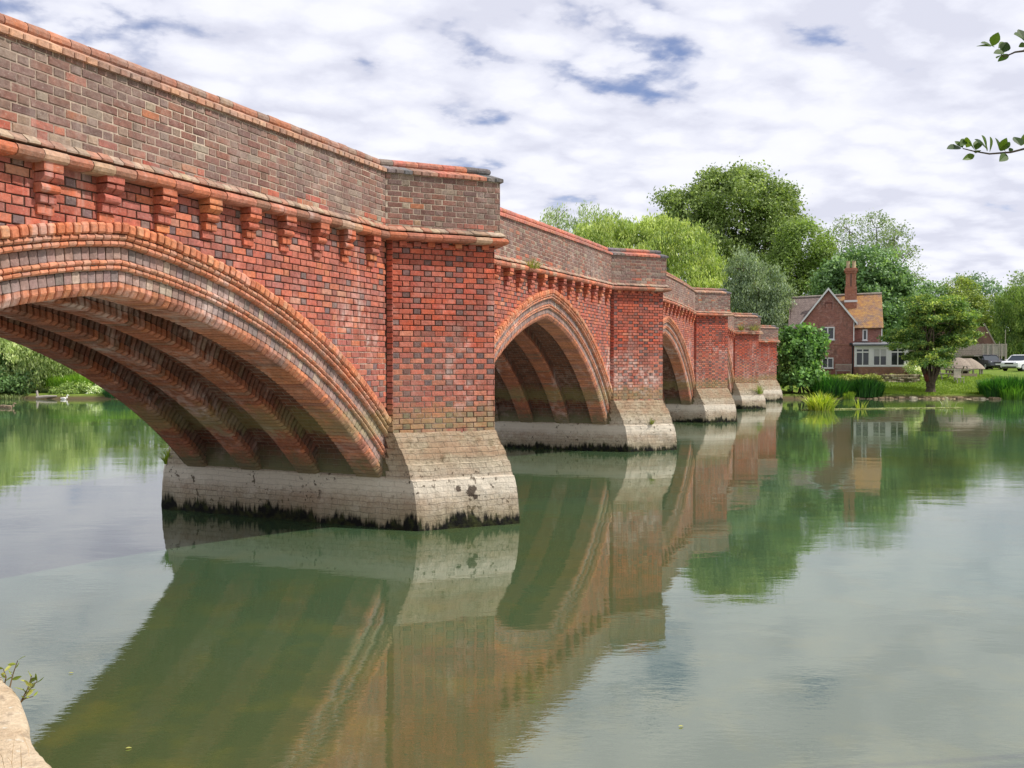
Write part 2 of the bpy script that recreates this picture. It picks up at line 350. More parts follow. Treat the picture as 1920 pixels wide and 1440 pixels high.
P_RIBO = pal([(4, (176, 96, 66)), (3, (158, 84, 60)), (1, (140, 96, 80))])
P_CORB = pal([(4, (196, 94, 62)), (3, (182, 82, 62)), (2, (172, 84, 74)), (1.5, (206, 116, 72))], .15)
# ------------------------------------------------------------------ brick laying
def brick_face(mb, o, du, n, u0, u1, z0, z1, c, dep=.012, jit=.0025):
    """one brick on a face. o origin (world, z=0), du unit along, n outward normal"""
    r = random.uniform
    d = r(-jit, jit); e = .005; ti = r(-.0025, .0025); tz = r(-.002, .002)
    def pt(u, z, q): return (o[0]+du[0]*u+n[0]*q, o[1]+du[1]*u+n[1]*q, z)
    cs = [(u0, z0), (u1, z0), (u1, z1), (u0, z1)]
    J = [(r(-.0025, .0025), r(-.0025, .0025)) for _ in range(4)]
    sg = [(1, 1), (-1, 1), (-1, -1), (1, -1)]
    vs = [pt(u+j[0], z+j[1], -dep) for (u, z), j in zip(cs, J)]
    vs += [pt(u+j[0], z+j[1], -.004+d) for (u, z), j in zip(cs, J)]
    vs += [pt(u+j[0]+g[0]*e, z+j[1]+g[1]*e, d-ti*g[0]+tz*g[1]) for (u, z), j, g in zip(cs, J, sg)]
    fs = [(8, 9, 10, 11)]
    for k in range(2):
        for j in range(4): fs.append((k*4+j, k*4+(j+1) % 4, k*4+4+(j+1) % 4, k*4+4+j))
    mb.add(vs, fs, c)
CH = .0757; SL = .205; HL = .104; JT = .0115
def lay(mb, o, du, n, umax, intervals, z0, z1, zt0=None, zt1=None, colf=None, phase=0):
    """Flemish bond over u in [0,umax]; intervals(z)->list of (a,b); sloping ends zb(u), zt(u)"""
    j0 = math.floor(z0/CH)-1; j1 = math.ceil(z1/CH)+1; per = SL+HL
    for j in range(j0, j1):
        za = j*CH; zb = za+CH
        if zb < z0-1e-6 or za > z1: continue
        zm = .5*(za+zb)
        for (ia, ib) in intervals(zm):
            k = math.floor((ia+phase)/per)-1
            while True:
                st = k*per-phase+(per*.5 if j % 2 else 0)+.0
                if st > ib: break
                for (a0, w_, hd) in ((st, SL, False), (st+SL, HL, True)):
                    a1 = max(a0+JT/2, ia+JT*.3); b1 = min(a0+w_-JT/2, ib-JT*.3)
                    if b1-a1 < .025: continue
                    um = .5*(a1+b1)
                    lo = za+JT/2; hi = zb-JT/2
                    if zt0: lo = max(lo, zt0(um))
                    if zt1: hi = min(hi, zt1(um))
                    lo = max(lo, z0); hi = min(hi, z1)
                    if hi-lo < .018: continue
                    brick_face(mb, o, du, n, a1, b1, lo, hi, colf(hd, um, zm))
                k += 1
# ------------------------------------------------------------------ THE BRIDGE
WP = -5.97; PW = 2.12; WB = -9.57
S = [-1.06, 9.84, 20.95, 32.86, 43.98, 54.3]
ZP = [3.72, 3.955, 4.205, 4.20, 3.86, 3.69]
TOP = [2.88, 3.24, 3.30, 3.12, 2.95]
ZSP = .69
bridge = empty('brick_bridge', W(22, -7.7, 0), 'long red brick bridge with pointed arches, brown parapet and pointed cutwaters crossing the river', 'bridge')
def zs(s):
    for i in range(6):
        if S[i]-.12 <= s <= S[i]+PW+.12: return ZP[i]
    if s < S[0]: return ZP[0]+(s-S[0])*.03
    if s > S[5]: return ZP[5]-(s-S[5]-PW)*.03
    for i in range(5):
        if s < S[i+1]:
            t = (s-S[i]-PW)/(S[i+1]-S[i]-PW); return ZP[i]*(1-t)+ZP[i+1]*t+(.12*4*t*(1-t) if i == 2 else .02*4*t*(1-t))
# arches: pointed, each half a circular arc
class Arch:
    def __init__(s, k):
        s.L = S[k]+PW; s.Rr = S[k+1]; s.c = .5*(s.L+s.Rr); s.h = .5*(s.Rr-s.L); s.rise = TOP[k]-ZSP
        P0 = np.array([0., 0]); P1 = np.array([.49*s.h, .715*s.rise]); P2 = np.array([s.h, s.rise])
        A = 2*np.array([P1-P0, P2-P0]); bb = np.array([P1@P1-P0@P0, P2@P2-P0@P0]); s.cc = np.linalg.solve(A, bb)
        s.r = np.linalg.norm(s.cc); s.a0 = math.atan2(-s.cc[1], -s.cc[0]); s.a1 = math.atan2(P2[1]-s.cc[1], P2[0]-s.cc[0])
        s.half = s.r*abs(s.a0-s.a1); s.len = 2*s.half
    def pt(s, l, n):
        """l arc length from left springing (0..len), n outward offset -> (s,z)"""
        def hf(l, n):
            a_ = s.a0+(s.a1-s.a0)*l/s.half; rr = s.r+n
            return s.cc[0]+rr*math.cos(a_), s.cc[1]+rr*math.sin(a_)
        # mitre at the point
        if l <= s.half: x, z = hf(l, n); flip = False
        else: x, z = hf(s.len-l, n); flip = True
        xm = s.h
        if n > 0:
            # stretch so that offset curve meets the centre line
            ae = math.acos(max(-1, min(1, (xm-s.cc[0])/(s.r+n)))); at = s.a1
            f_ = (l if not flip else s.len-l)/s.half
            a_ = s.a0+(ae-s.a0)*f_; x = s.cc[0]+(s.r+n)*math.cos(a_); z = s.cc[1]+(s.r+n)*math.sin(a_)
        X = s.L+x if not flip else s.Rr-x
        return X, z+ZSP
    def zext(s, X, n):
        x = X-s.L if X <= s.c else s.Rr-X; d = (s.r+n)**2-(x-s.cc[0])**2
        return ZSP+s.cc[1]+math.sqrt(max(0, d))
    def sext(s, z, n):
        d = (s.r+n)**2-(z-ZSP-s.cc[1])**2
        if d < 0: return None
        x = s.cc[0]-math.sqrt(d)
        return None if x > s.h else (s.L+x, s.Rr-x)
arches = [Arch(k) for k in range(5)]
HN = .61
def ring(mb, A, poly, step, palf, p0=WP, gap=.008, k=1.0, jd=.0, ins=.9, seg=1):
    n_ = max(4, int(round(A.len/step))); n_ += n_ % 2; st = A.len/n_
    for i in range(n_):
        dq = random.uniform(-jd, jd); dn = random.uniform(-jd, jd)
        def f(t, a_, b_):
            x, z = A.pt(t, a_+dn); return W(x, p0+b_+dq, z)
        mb.prism(poly, f, i*st+gap/2+random.uniform(-.001, .001), (i+1)*st-gap/2, palf(k), e=.12, ins=ins, seg=seg)
def arcpoly(n0, n1, q0, q1, bulge, m=5):
    """rounded bead between offsets n0..n1 bulging from q0 to q1"""
    c_ = .5*(n0+n1); r_ = .5*(n1-n0)
    return [(n0, q0)]+[(c_-r_*math.cos(math.pi*i/m), q1-bulge+bulge*math.sin(math.pi*i/m)) for i in range(m+1)]+[(n1, q0)]
for k, A in enumerate(arches):
    ar = MB()   # mortar core ring of the arch
    prof = [(0.03, -.14), (.105, -.085), (.205, -.085), (.21, -.05), (.30, -.05), (.305, -.048), (.41, -.048), (.42, -.01), (.52, .0), (.53, .035), (HN-.01, .035), (HN-.01, -.1)]
    nA = 60
    def f(i, j):
        l = A.len*i; a_, b_ = prof[int(round(j*(len(prof)-1)))]
        x, z = A.pt(l, a_); return W(x, WP+b_-.012, z)
    ar.grid(nA, len(prof)-1, f)
    ring_o = ar.build('arch_ring', M_MORTA, bridge)
    m = MB(); ring(m, A, [(.522, -.06), (.515, .045), (.53, .062), (HN-.02, .066), (HN, .05), (HN+.005, -.06)], .074, P_HOOD, jd=.008, gap=.011, ins=.84)
    m.build('hood_mould', M_BRICKA, ring_o)
    m = MB()
    ring(m, A, arcpoly(.466, .518, -.05, .040, .03), .078, P_BEAD, jd=.003)
    ring(m, A, arcpoly(.412, .464, -.08, .022, .032), .078, P_BEAD, jd=.002)
    ring(m, A, arcpoly(.256, .300, -.09, -.022, .028), .078, P_BEAD, jd=.002)
    ring(m, A, arcpoly(.208, .254, -.10, -.036, .030), .078, P_BEAD, jd=.002)
    m.build('bead_moulding', M_BRICKA, ring_o)
    m = MB()
    ring(m, A, [(.302, -.1), (.302, -.047), (.310, -.043), (.402, -.043), (.410, -.047), (.410, -.1)], .078, P_BAND, jd=.002)
    ring(m, A, [(.108, -.13), (.108, -.082), (.114, -.078), (.198, -.078), (.205, -.082), (.205, -.13)], .078, P_BAND, jd=.002)
    m.build('voussoir_band', M_BRICKA, ring_o)
    m = MB()
    ring(m, A, [(.2, -.49), (0, -.49), (0, -.125), (.012, -.112), (.052, -.084), (.064, -.078), (.104, -.078), (.11, -.12)], .078, P_CHAM, jd=.002)
    m.build('chamfered_soffit_ring', M_BRICKA, ring_o)
    for pa, pb in ((-7.50, -7.09), (-8.53, -8.12), (-9.57, -9.14)):
        m = MB(); g = pb-pa
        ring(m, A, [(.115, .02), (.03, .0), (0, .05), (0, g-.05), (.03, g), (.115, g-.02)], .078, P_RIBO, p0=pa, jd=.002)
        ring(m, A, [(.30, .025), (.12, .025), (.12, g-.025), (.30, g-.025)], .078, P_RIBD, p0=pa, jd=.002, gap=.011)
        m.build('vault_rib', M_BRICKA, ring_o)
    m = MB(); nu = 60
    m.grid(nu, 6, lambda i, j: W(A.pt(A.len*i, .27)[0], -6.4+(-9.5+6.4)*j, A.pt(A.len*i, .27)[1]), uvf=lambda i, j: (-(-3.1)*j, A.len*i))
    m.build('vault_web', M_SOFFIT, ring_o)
def wall_between(k):
    """spandrel bricks over arch k"""
    A = arches[k]; m = MB(); o = W(A.L, WP, 0); um = A.Rr-A.L
    def iv(z):
        e_ = A.sext(z, .565)
        if e_ is None: return [(0, um)]
        return [(a_, b_) for a_, b_ in ((0, e_[0]-A.L), (e_[1]-A.L, um)) if b_-a_ > .03]
    def cf(hd, u, z): return (P_RED_H if hd else P_RED_S)()
    lay(m, o, U, P, um, iv, .7, 4.4, zt1=lambda u: zs(A.L+u)+.02, colf=cf, phase=random.random())
    b = MB(); n_ = 70
    b.grid(n_, 1, lambda i, j: W(A.L+um*i, WP-.011, (max(ZSP, A.zext(A.L+um*i, .5)) if j < .5 else zs(A.L+um*i)+.05)))
    w = b.build('spandrel_wall', M_MORT, bridge); m.build('wall_brickwork', M_BRICK, w)
    # back face
    bb = MB(); bb.grid(n_, 1, lambda i, j: W(A.L+um*i, WB, (max(ZSP, A.zext(A.L+um*i, .02)) if j < .5 else zs(A.L+um*i)+.9)), uvf=lambda i, j: (um*i, (max(ZSP, A.zext(A.L+um*i, .02)) if j < .5 else zs(A.L+um*i)+.9)))
    bb.build('rear_wall', M_CORE, w)
for k in range(5): wall_between(k)
# --- corbels
ncor = {0: 14, 1: 15, 2: 16, 3: 15, 4: 14}
for k, A in enumerate(arches):
    n_ = ncor[k]; st = .595
    for i in range(n_):
        sc = A.Rr-.42-i*st
        if sc < A.L+.2: continue
        z1 = zs(sc)+.02+random.uniform(-.006, .006); sc += random.uniform(-.012, .012); kc = random.uniform(.9, 1.06); m = MB()
        for j, (pr, wd, rnd) in enumerate(((.135, .175, 0), (.13, .172, 1), (.105, .17, 2), (.062, .15, 0), (.03, .15, 0))):
            zb = z1-(j+1)*.082; zt = z1-j*.082-.008; c = P_CORB(); h = zt-zb
            if rnd == 0: pf = [(-.05, zb), (pr-.006, zb), (pr, zb+.008), (pr, zt-.008), (pr-.006, zt), (-.05, zt)]
            elif rnd == 1: pf = [(-.05, zb), (pr-.055, zb), (pr, zb+h*.5), (pr, zt-.006), (-.05, zt)]
            else: pf = [(-.05, zb)]+[(pr-.04+.04*math.sin(math.pi*q/6), zb+h*(.5-.5*math.cos(math.pi*q/6))) for q in range(7)]+[(-.05, zt)]
            jj = random.uniform(-.007, .007); pf = [(q_*kc if q_ > 0 else q_, z_+random.uniform(-.002, .002)) for q_, z_ in pf]; wd *= random.uniform(.95, 1.04)
            parts = [(-wd/2, wd/2)] if j % 2 == 0 else [(-wd/2, -.004), (.004, wd/2)]
            for a_, b_ in parts:
                m.prism(pf, lambda t, q, z: W(sc+t+jj, WP+q, z), a_, b_, c, e=.04, ins=.95)
        m.build('corbel', M_BRICKA, bridge)
# --- polyline of the river face and the rear face
def facepath(front=True):
    pts = []
    sg = 1 if front else -1; base = WP if front else WB
    pts.append((-14, base))
    for i in range(6):
        pts += [(S[i]-.09, base), (S[i]+PW/2, base+sg*1.15), (S[i]+PW+.09, base)]
    pts.append((72, base)); return pts
PTS = facepath()
def seg_iter(pts, sg=1):
    n_ = len(pts); out = []
    def nrm(a_, b_):
        d = np.array(b_)-np.array(a_); d /= np.linalg.norm(d); return np.array([-d[1], d[0]])*sg   # outward = +p for increasing s
    ms = []
    for i in range(n_):
        if i == 0: m_ = nrm(pts[0], pts[1])
        elif i == n_-1: m_ = nrm(pts[-2], pts[-1])
        else:
            a_ = nrm(pts[i-1], pts[i]); b_ = nrm(pts[i], pts[i+1]); m_ = (a_+b_)/(1+a_.dot(b_))
        ms.append(m_)
    return ms
MS = seg_iter(PTS)
def segf(pts, ms, i):
    A_, B_ = np.array(pts[i]), np.array(pts[i+1]); ln = np.linalg.norm(B_-A_)
    za, zb = zs(A_[0]+(.02 if abs(A_[1]-B_[1]) < 1e-6 else 0)), zs(B_[0])
    pier = abs(A_[1]-B_[1]) > 1e-6
    if pier: za = zb = zs(.5*(A_[0]+B_[0]))
    def f(t, q, z):
        u = t/ln; a_ = A_+ms[i]*q; b_ = B_+ms[i+1]*q; c_ = a_*(1-u)+b_*u
        zz = za if pier else zs(A_[0]*(1-u)+B_[0]*u)
        return W(c_[0], c_[1], zz+z)
    return f, ln, pier
def sweep(m, poly, step, palf, gap=.006, pts=PTS, ms=MS, smax=60, jd=.002, special=None, ins=.93):
    for i in range(len(pts)-1):
        f, ln, pier = segf(pts, ms, i)
        n_ = max(2, int(round(ln/step))); st = ln/n_
        for j in range(n_):
            if pts[i][0]+(pts[i+1][0]-pts[i][0])*j/n_ > smax: continue
            if not pier and pts[i][0]+(pts[i+1][0]-pts[i][0])*(j+1)/n_ < 1 and pts is PTS and random.random() < -1: continue
            dq = random.uniform(-jd, jd); dz = random.uniform(-jd, jd)
            c = palf(); c = special(i, j, n_, pier, c) if special else c
            m.prism(poly, lambda t, a_, b_: f(t, a_+dq, b_+dz), j*st+gap/2, (j+1)*st-gap/2, c, e=.08, ins=ins)
m = MB()
rollp = [(.0, .0), (.06, -.002)]+[(.118+.048*math.cos(t), .048+.048*math.sin(t)) for t in [R(x) for x in (-110, -75, -40, 0, 40, 75, 100, 130)]]+[(.08, .085), (0, .085)]
sweep(m, rollp, .225, P_STR, jd=.004, ins=.97)
strg = m.build('string_course', M_BRICKA, bridge)
m = MB(); sweep(m, [(.0, .116), (.128, .118), (.130, .134), (.070, .184), (.0, .188)], .113, P_SLOPE, jd=.004)
m.build('weathering_slope', M_BRICKP, strg)
# parapet brick faces
par = MB(); b = MB()
for i in range(len(PTS)-1):
    A_, B_ = np.array(PTS[i])+MS[i]*.062, np.array(PTS[i+1])+MS[i+1]*.062
    if A_[0] > 60: continue
    f, ln0, pier = segf(PTS, MS, i)
    ln = np.linalg.norm(B_-A_); d = (B_-A_)/ln; du = U*d[0]+P*d[1]; nn = np.array([-d[1], d[0]]); n3 = U*nn[0]+P*nn[1]
    o = W(A_[0], A_[1], 0)
    zf = (lambda u, A_=A_, d=d, pier=pier, i=i: (zs(.5*(PTS[i][0]+PTS[i+1][0])) if pier else zs(A_[0]+d[0]*u)))
    up = i % 3 == 1   # river-facing flank
    fresh = S[1] <= A_[0] <= S[1]+1
    def cf(hd, u, z, ln=ln, pier=pier, fresh=fresh, zf=zf):
        if pier and fresh and u > ln*.72+.12*math.sin(z*9)*1 and z < zf(0)+.8: return P_SH_S(.95) if random.random() < .75 else P_PAR()
        h_ = (z-zf(u))
        if h_ < .3 and random.random() < .5: return P_SLOPE(.8) if random.random() < .35 else P_RED_S(.95)
        return (P_PARH if hd else P_PAR)()
    zr = [zf(0), zf(ln), zf(ln/2)]
    lay(par, o, du, n3, ln, lambda z, ln=ln: [(0, ln)], min(zr)+.15, max(zr)+.92, zt0=lambda u, zf=zf: zf(u)+.17, zt1=lambda u, zf=zf: zf(u)+.905, colf=cf, phase=random.random())
    n_ = max(1, int(ln/1.5))
    b.grid(n_, 1, lambda a_, c_: (o[0]+du[0]*ln*a_-n3[0]*.006, o[1]+du[1]*ln*a_-n3[1]*.006, zf(ln*a_)+(.12 if c_ < .5 else .93)))
pw = b.build('parapet', M_MORTP, bridge); par.build('parapet_brickwork', M_BRICKP, pw)
BLUE = lin((98, 100, 104)); NEWO = lin((204, 124, 100))
def spc(i, j, n_, pier, c):
    if pier and i % 3 == 1:
        if j >= n_-2: return tuple(v*random.uniform(.85, 1.05) for v in BLUE)
        k_ = (i-1)//3
        if (k_ == 1 and n_-8 <= j < n_-2) or (k_ == 2 and j > 2): return tuple(v*random.uniform(.88, 1.08) for v in NEWO)
        if j < 3 and k_ < 3: return tuple(v*random.uniform(.8, 1.2) for v in lin((128, 116, 116)))
    if pier and i % 3 == 2 and j < 2: return BLUE
    if not pier and i == 6: return tuple(v*random.uniform(.85, 1.05) for v in lin((198, 124, 104)))
    return c
m = MB(); sweep(m, [(.03, .895), (.1, .895), (.102, .94), (-.03, 1.005), (-.2, 1.005), (-.2, .895)], .113, P_COPE, special=spc)
m.build('coping', M_BRICKP, pw)
m = MB(); sweep(m, [(-.075, 1.0)]+[(-.10+.062*math.cos(t), 1.052+.058*math.sin(t)) for t in [R(x) for x in (-50, -20, 10, 40, 70, 90, 120, 150, 180, 210)]]+[(-.14, 1.0)], .19, P_ROLL, special=spc, jd=.003, ins=.96)
m.build('coping_roll', M_BRICKP, pw)
# rear parapet, back of the front parapet and road deck
PTB = facepath(False); MSB = seg_iter(PTB, -1)
m = MB()
for i in range(len(PTB)-1):
    f, ln, pier = segf(PTB, MSB, i); n_ = 1 if pier else 12
    m.grid(n_, 3, lambda a_, c_: f(ln*a_, (.05, .05, -.25, -.25)[int(round(c_*3))], (0, 1.03, 1.03, .1)[int(round(c_*3))]), uvf=lambda a_, c_: (ln*a_+i*3.1, (0, 1, 1.3, 2)[int(round(c_*3))]))
    f2, ln2, pier2 = segf(PTS, MS, i)
    m.grid(n_, 1, lambda a_, c_: f2(ln2*a_, -.2, (.1, 1.0)[int(round(c_))]), uvf=lambda a_, c_: (ln2*a_+i*3.1, c_))
m.build('rear_parapet', M_CORE, pw)
M_ROAD = simple('asphalt', (.06, .06, .06), .9, .2, .3, 12, .01)
m = MB(); m.grid(80, 1, lambda i, j: W(-14+86*i, WP-.1+(WB-WP+.2)*j, zs(-14+86*i)+.12)); m.build('road_deck', M_ROAD, bridge)
# --- piers
def plinth(i):
    m = MB(); s0 = S[i]; s1 = s0+PW; sm = s0+PW/2
    prof = [(-.6, .40), (0, .385), (.2, .375), (.45, .345), (.60, .318), (.672, .30), (.690, .272), (.80, .252), (.885, .225), (.898, .203), (1.0, .172), (1.095, .125), (1.108, .104), (1.20, .07), (1.30, .022), (1.325, .0)]
    zz = [q[0] for q in prof]; oo = [q[1] for q in prof]
    def off(z): return float(np.interp(z, zz, oo))
    import mathutils
    def nz(x, y, z, sc): return mathutils.noise.noise(Vector((x*sc+i*17.3, y*sc, z*sc)))
    NV = 56; NU = 26
    lev = sorted(set([q[0] for q in prof]+list(np.linspace(-.6, 1.325, 44))))
    for sg, bp in ((1, -5.875), (-1, -9.665)):
        for side in (0, 1):
            def f(a_, b_):
                z = lev[int(round(b_*(len(lev)-1)))]; o_ = off(z)
                u = a_*1.06; s_ = s0+u if side == 0 else s1-u; p_ = bp+sg*(o_+u)
                amp = .024*(1-(abs(a_-0) < .01)*.6)
                d = amp*nz(s_, p_, z, 3.)+.010*nz(s_, p_, z, 11)
                if z > 1.3: d *= .2
                return W(s_-(d*.7 if side == 0 else -d*.7), p_+sg*d*.7, z+.012*nz(s_, p_, 3, 2.5)*(z > .1))
            def uvf(a_, b_): return (a_*1.5+side*3.3+i, lev[int(round(b_*(len(lev)-1)))])
            m.grid(NU, len(lev)-1, f, uvf=uvf)
    # long flat flanks under the arches
    for side, ss in ((0, s0), (1, s1)):
        def f(a_, b_):
            z = lev[int(round(b_*(len(lev)-1)))]
            o_ = off(z); pa = -5.875+o_; pb = -9.665-o_; q = pa+(pb-pa)*a_
            ed = min(1, min(a_, 1-a_)*12)
            d = (.010*nz(ss, q, z, 2.3)+.007*nz(ss, q, z, 9))*ed
            sd_ = -1 if side == 0 else 1
            return W(ss+sd_*(d+(.0 if z < .7 else (-.05 if -9.5 < q < -5.99 else 0))), q, z)
        m.grid(70, len(lev)-1, f, uvf=lambda a_, b_: (a_*4.5+i, lev[int(round(b_*(len(lev)-1)))]))
    return m
for i in range(6):
    s0 = S[i]; s1 = s0+PW; sm = s0+PW/2; zt = ZP[i]+.05
    core = MB()
    pc, pb = -5.885, -9.655
    pg = [(s0+.02, pc), (sm, pc+1.04), (s1-.02, pc), (s1-.02, pb), (sm, pb-1.04), (s0+.02, pb)]
    # side faces with metre uvs
    for a_ in range(6):
        A_, B_ = pg[a_], pg[(a_+1) % 6]; ln = math.dist(A_, B_)
        core.add([W(*A_, .6), W(*B_, .6), W(*B_, zt), W(*A_, zt)], [(0, 1, 2, 3)], uv=[(0, .6), (ln, .6), (ln, zt), (0, zt)])
    pier = core.build('pier', M_CORE, bridge)
    plinth(i).build('plinth', M_PLINTH, pier)
    sh = MB(); mo = MB()
    for side in (0, 1):
        if side == 0: A_ = np.array([s0, -5.88]); B_ = np.array([sm, -4.82])
        else: A_ = np.array([sm, -4.82]); B_ = np.array([s1, -5.88])
        ln = np.linalg.norm(B_-A_); d = (B_-A_)/ln; du = U*d[0]+P*d[1]; nn = np.array([-d[1], d[0]]); n3 = U*nn[0]+P*nn[1]; o = W(A_[0], A_[1], 0)
        def cf(hd, u, z, zt=zt):
            t = (z-1.3)/(zt-1.3)+random.uniform(-.12, .12)
            if t > .5: return (P_SH_H if hd else P_SH_S)(.95)
            return (P_LOW_H if hd else P_LOW_S)()
        lay(sh, o, du, n3, ln, lambda z, ln=ln: [(0, ln)], 1.27, zt, colf=cf, phase=.06)
        mo.grid(1, 1, lambda a_, b_: (o[0]+du[0]*ln*a_-n3[0]*.011, o[1]+du[1]*ln*a_-n3[1]*.011, 1.2+(zt-1.2)*b_))
        # dentil bricks under the string course
        for j in range(7):
            uu = .1+j*.2
            if uu+.1 > ln: break
            brick_face(sh, (o[0]+n3[0]*.035, o[1]+n3[1]*.035), du, n3, uu, uu+.1, ZP[i]-.066, ZP[i]-.004, P_CORB(), dep=.05)
    for sg, bp in ((1, WP), (-1, WB)):
        m = MB(); m.add([W(S[i]-.05, bp, ZP[i]+.13), W(S[i]+PW+.05, bp, ZP[i]+.13), W(S[i]+PW/2, bp+sg*1.1, ZP[i]+.13)], [(0, 1, 2)]); m.build('refuge_floor', M_ROAD, pier)
    # narrow return beside the wall
    for ss, sgn in ((s0, -1), (s1, 1)):
        o = W(ss, WP-.02, 0); z = 1.335
        while z < zt:
            brick_face(sh, o, P, U*sgn, .02, .115, z+JT/2, min(zt, z+CH-JT/2), P_SH_S(.9) if z > 2.4 else P_LOW_S(.9), dep=.012); z += CH
    shm = mo.build('shaft', M_MORT, pier); sh.build('shaft_brickwork', M_BRICK, shm)
# approach walls at each end
M_APP = proc_brick('brick_approach', (.33, .14, .1), (.2, .1, .08), (.3, .22, .17), True)
for (a_, b_) in ((-14, S[0]), (S[5]+PW, 72)):
    for pp, q_ in ((WP, 1), (WB, -1)):
        m = MB(); m.grid(16, 1, lambda i, j: W(a_+(b_-a_)*i, pp, -1+(zs(a_+(b_-a_)*i)+.1+1)*j), uvf=lambda i, j: ((b_-a_)*i, 5*j)); m.build('approach_wall', M_APP, bridge)


# ------------------------------------------------------------------ GROUND, WATER
def bankY(x): return 55.6+.35*math.sin(x*.31)+.25*math.sin(x*.9+1)+(0 if x > 12 else .3*math.sin(x*.5))
def sstep(a_, b_, x): t = min(1, max(0, (x-a_)/(b_-a_))); return t*t*(3-2*t)
def ground_z(x, y):
    by = bankY(x); d = y-by
    z = -2+2.32*sstep(-1.2, .25, d)
    z += 1.12*sstep(1.2, 9, d) if x > 10 else 1.5*sstep(.5, 12, d)
    z += .012*max(0, d-10)
    near = sstep(1.0, -.4, y-(-2.2)) if True else 0
    if y < 5: z = max(z, -2+2.4*sstep(-1.2, -2.4, y))
    return z+.05*math.sin(x*1.7+y)*sstep(0, 3, abs(d))*(z > 0)
xs = sorted(set(list(np.linspace(-500, -60, 23))+list(np.linspace(-60, 70, 180))+list(np.linspace(70, 600, 27))))
ys = sorted(set([-300, -120, -50, -20, -10, -6]+list(np.linspace(-4, 0, 12))+[10, 25, 40, 50]+list(np.linspace(52, 72, 70))+list(np.linspace(73, 130, 40))+[160, 220, 320, 500, 900]))
V = [(x, y, ground_z(x, y)) for y in ys for x in xs]; nx = len(xs)
F = np.array([(j*nx+i, j*nx+i+1, (j+1)*nx+i+1, (j+1)*nx+i) for j in range(len(ys)-1) for i in range(nx-1)])
mg, t, b_ = newmat('ground_grass', .95, .1); pos = geo(t); z = sepz(t, pos)[2]
n_a = noise(t, pos, .7, 5, .6); n_b = noise(t, pos, 9, 4, .7)
c = ramp(t, n_a, [(.35, (.09, .14, .022)), (.5, (.13, .2, .028)), (.65, (.19, .25, .045))])
c = mixc(t, 1, c, ramp(t, n_b, [(.3, .7), (.7, 1.25)]), 'MULTIPLY')
c = mixc(t, ramp(t, z, [(.1, 1), (.3, .0)]), c, (.12, .09, .05))
t.links.new(c, b_.inputs['Base Color']); bump(t, b_, n_b, .6, .06)
tag(mesh_obj('ground', V, F, mg, smooth=True), kind='structure')
mw, t, b_ = newmat('river_water', .012, .5); pos = geo(t)
b_.inputs['IOR'].default_value = 3.0
g1 = noise(t, pos, .16, 4, .55); g2 = noise(t, pos, 1.6, 4, .6)
c = ramp(t, g1, [(.35, (.044, .094, .052)), (.55, (.054, .092, .040)), (.7, (.066, .090, .030))])
c = mixc(t, ramp(t, g2, [(.5, 0), (.75, .35)]), c, (.095, .10, .022))
sh_y = ramp(t, mth(t, 'MULTIPLY', sepz(t, pos)[1], .1), [(.35, 1), (.85, 0)])
c = mixc(t, mth(t, 'MULTIPLY', sh_y, .75), c, mixc(t, ramp(t, g2, [(.5, 0), (.68, 1)]), (.078, .090, .026), (.13, .13, .028)))
t.links.new(c, b_.inputs['Base Color'])
r1 = noise(t, mapping(t, pos, (1.0, 2.2, 1)), 1.3, 3, .5, .4)
r2 = noise(t, mapping(t, pos, (1.0, 2.6, 1), rot=(0, 0, .3)), 9, 3, .55, .3)
r3 = noise(t, mapping(t, pos, (1.0, 1.6, 1)), .35, 2, .5)
patch = ramp(t, noise(t, mapping(t, pos, (.5, 1.3, 1), (4, 2, 0)), .13, 3, .5), [(.42, .12), (.66, 1)])
h = mth(t, 'ADD', mth(t, 'MULTIPLY', r1, .0042), mth(t, 'MULTIPLY', mth(t, 'MULTIPLY', r2, .0022), patch))
h = mth(t, 'ADD', h, mth(t, 'MULTIPLY', r3, .016))
n = nd(t, 'ShaderNodeBump'); n.inputs['Strength'].default_value = .42; n.inputs['Distance'].default_value = 1.0
t.links.new(h, n.inputs['Height']); t.links.new(n.outputs[0], b_.inputs['Normal'])
wat = mesh_obj('water', [(-500, -300, 0), (600, -300, 0), (600, 57.5, 0), (-500, 57.5, 0)], [(0, 1, 2, 3)], mw)
tag(wat, kind='structure')

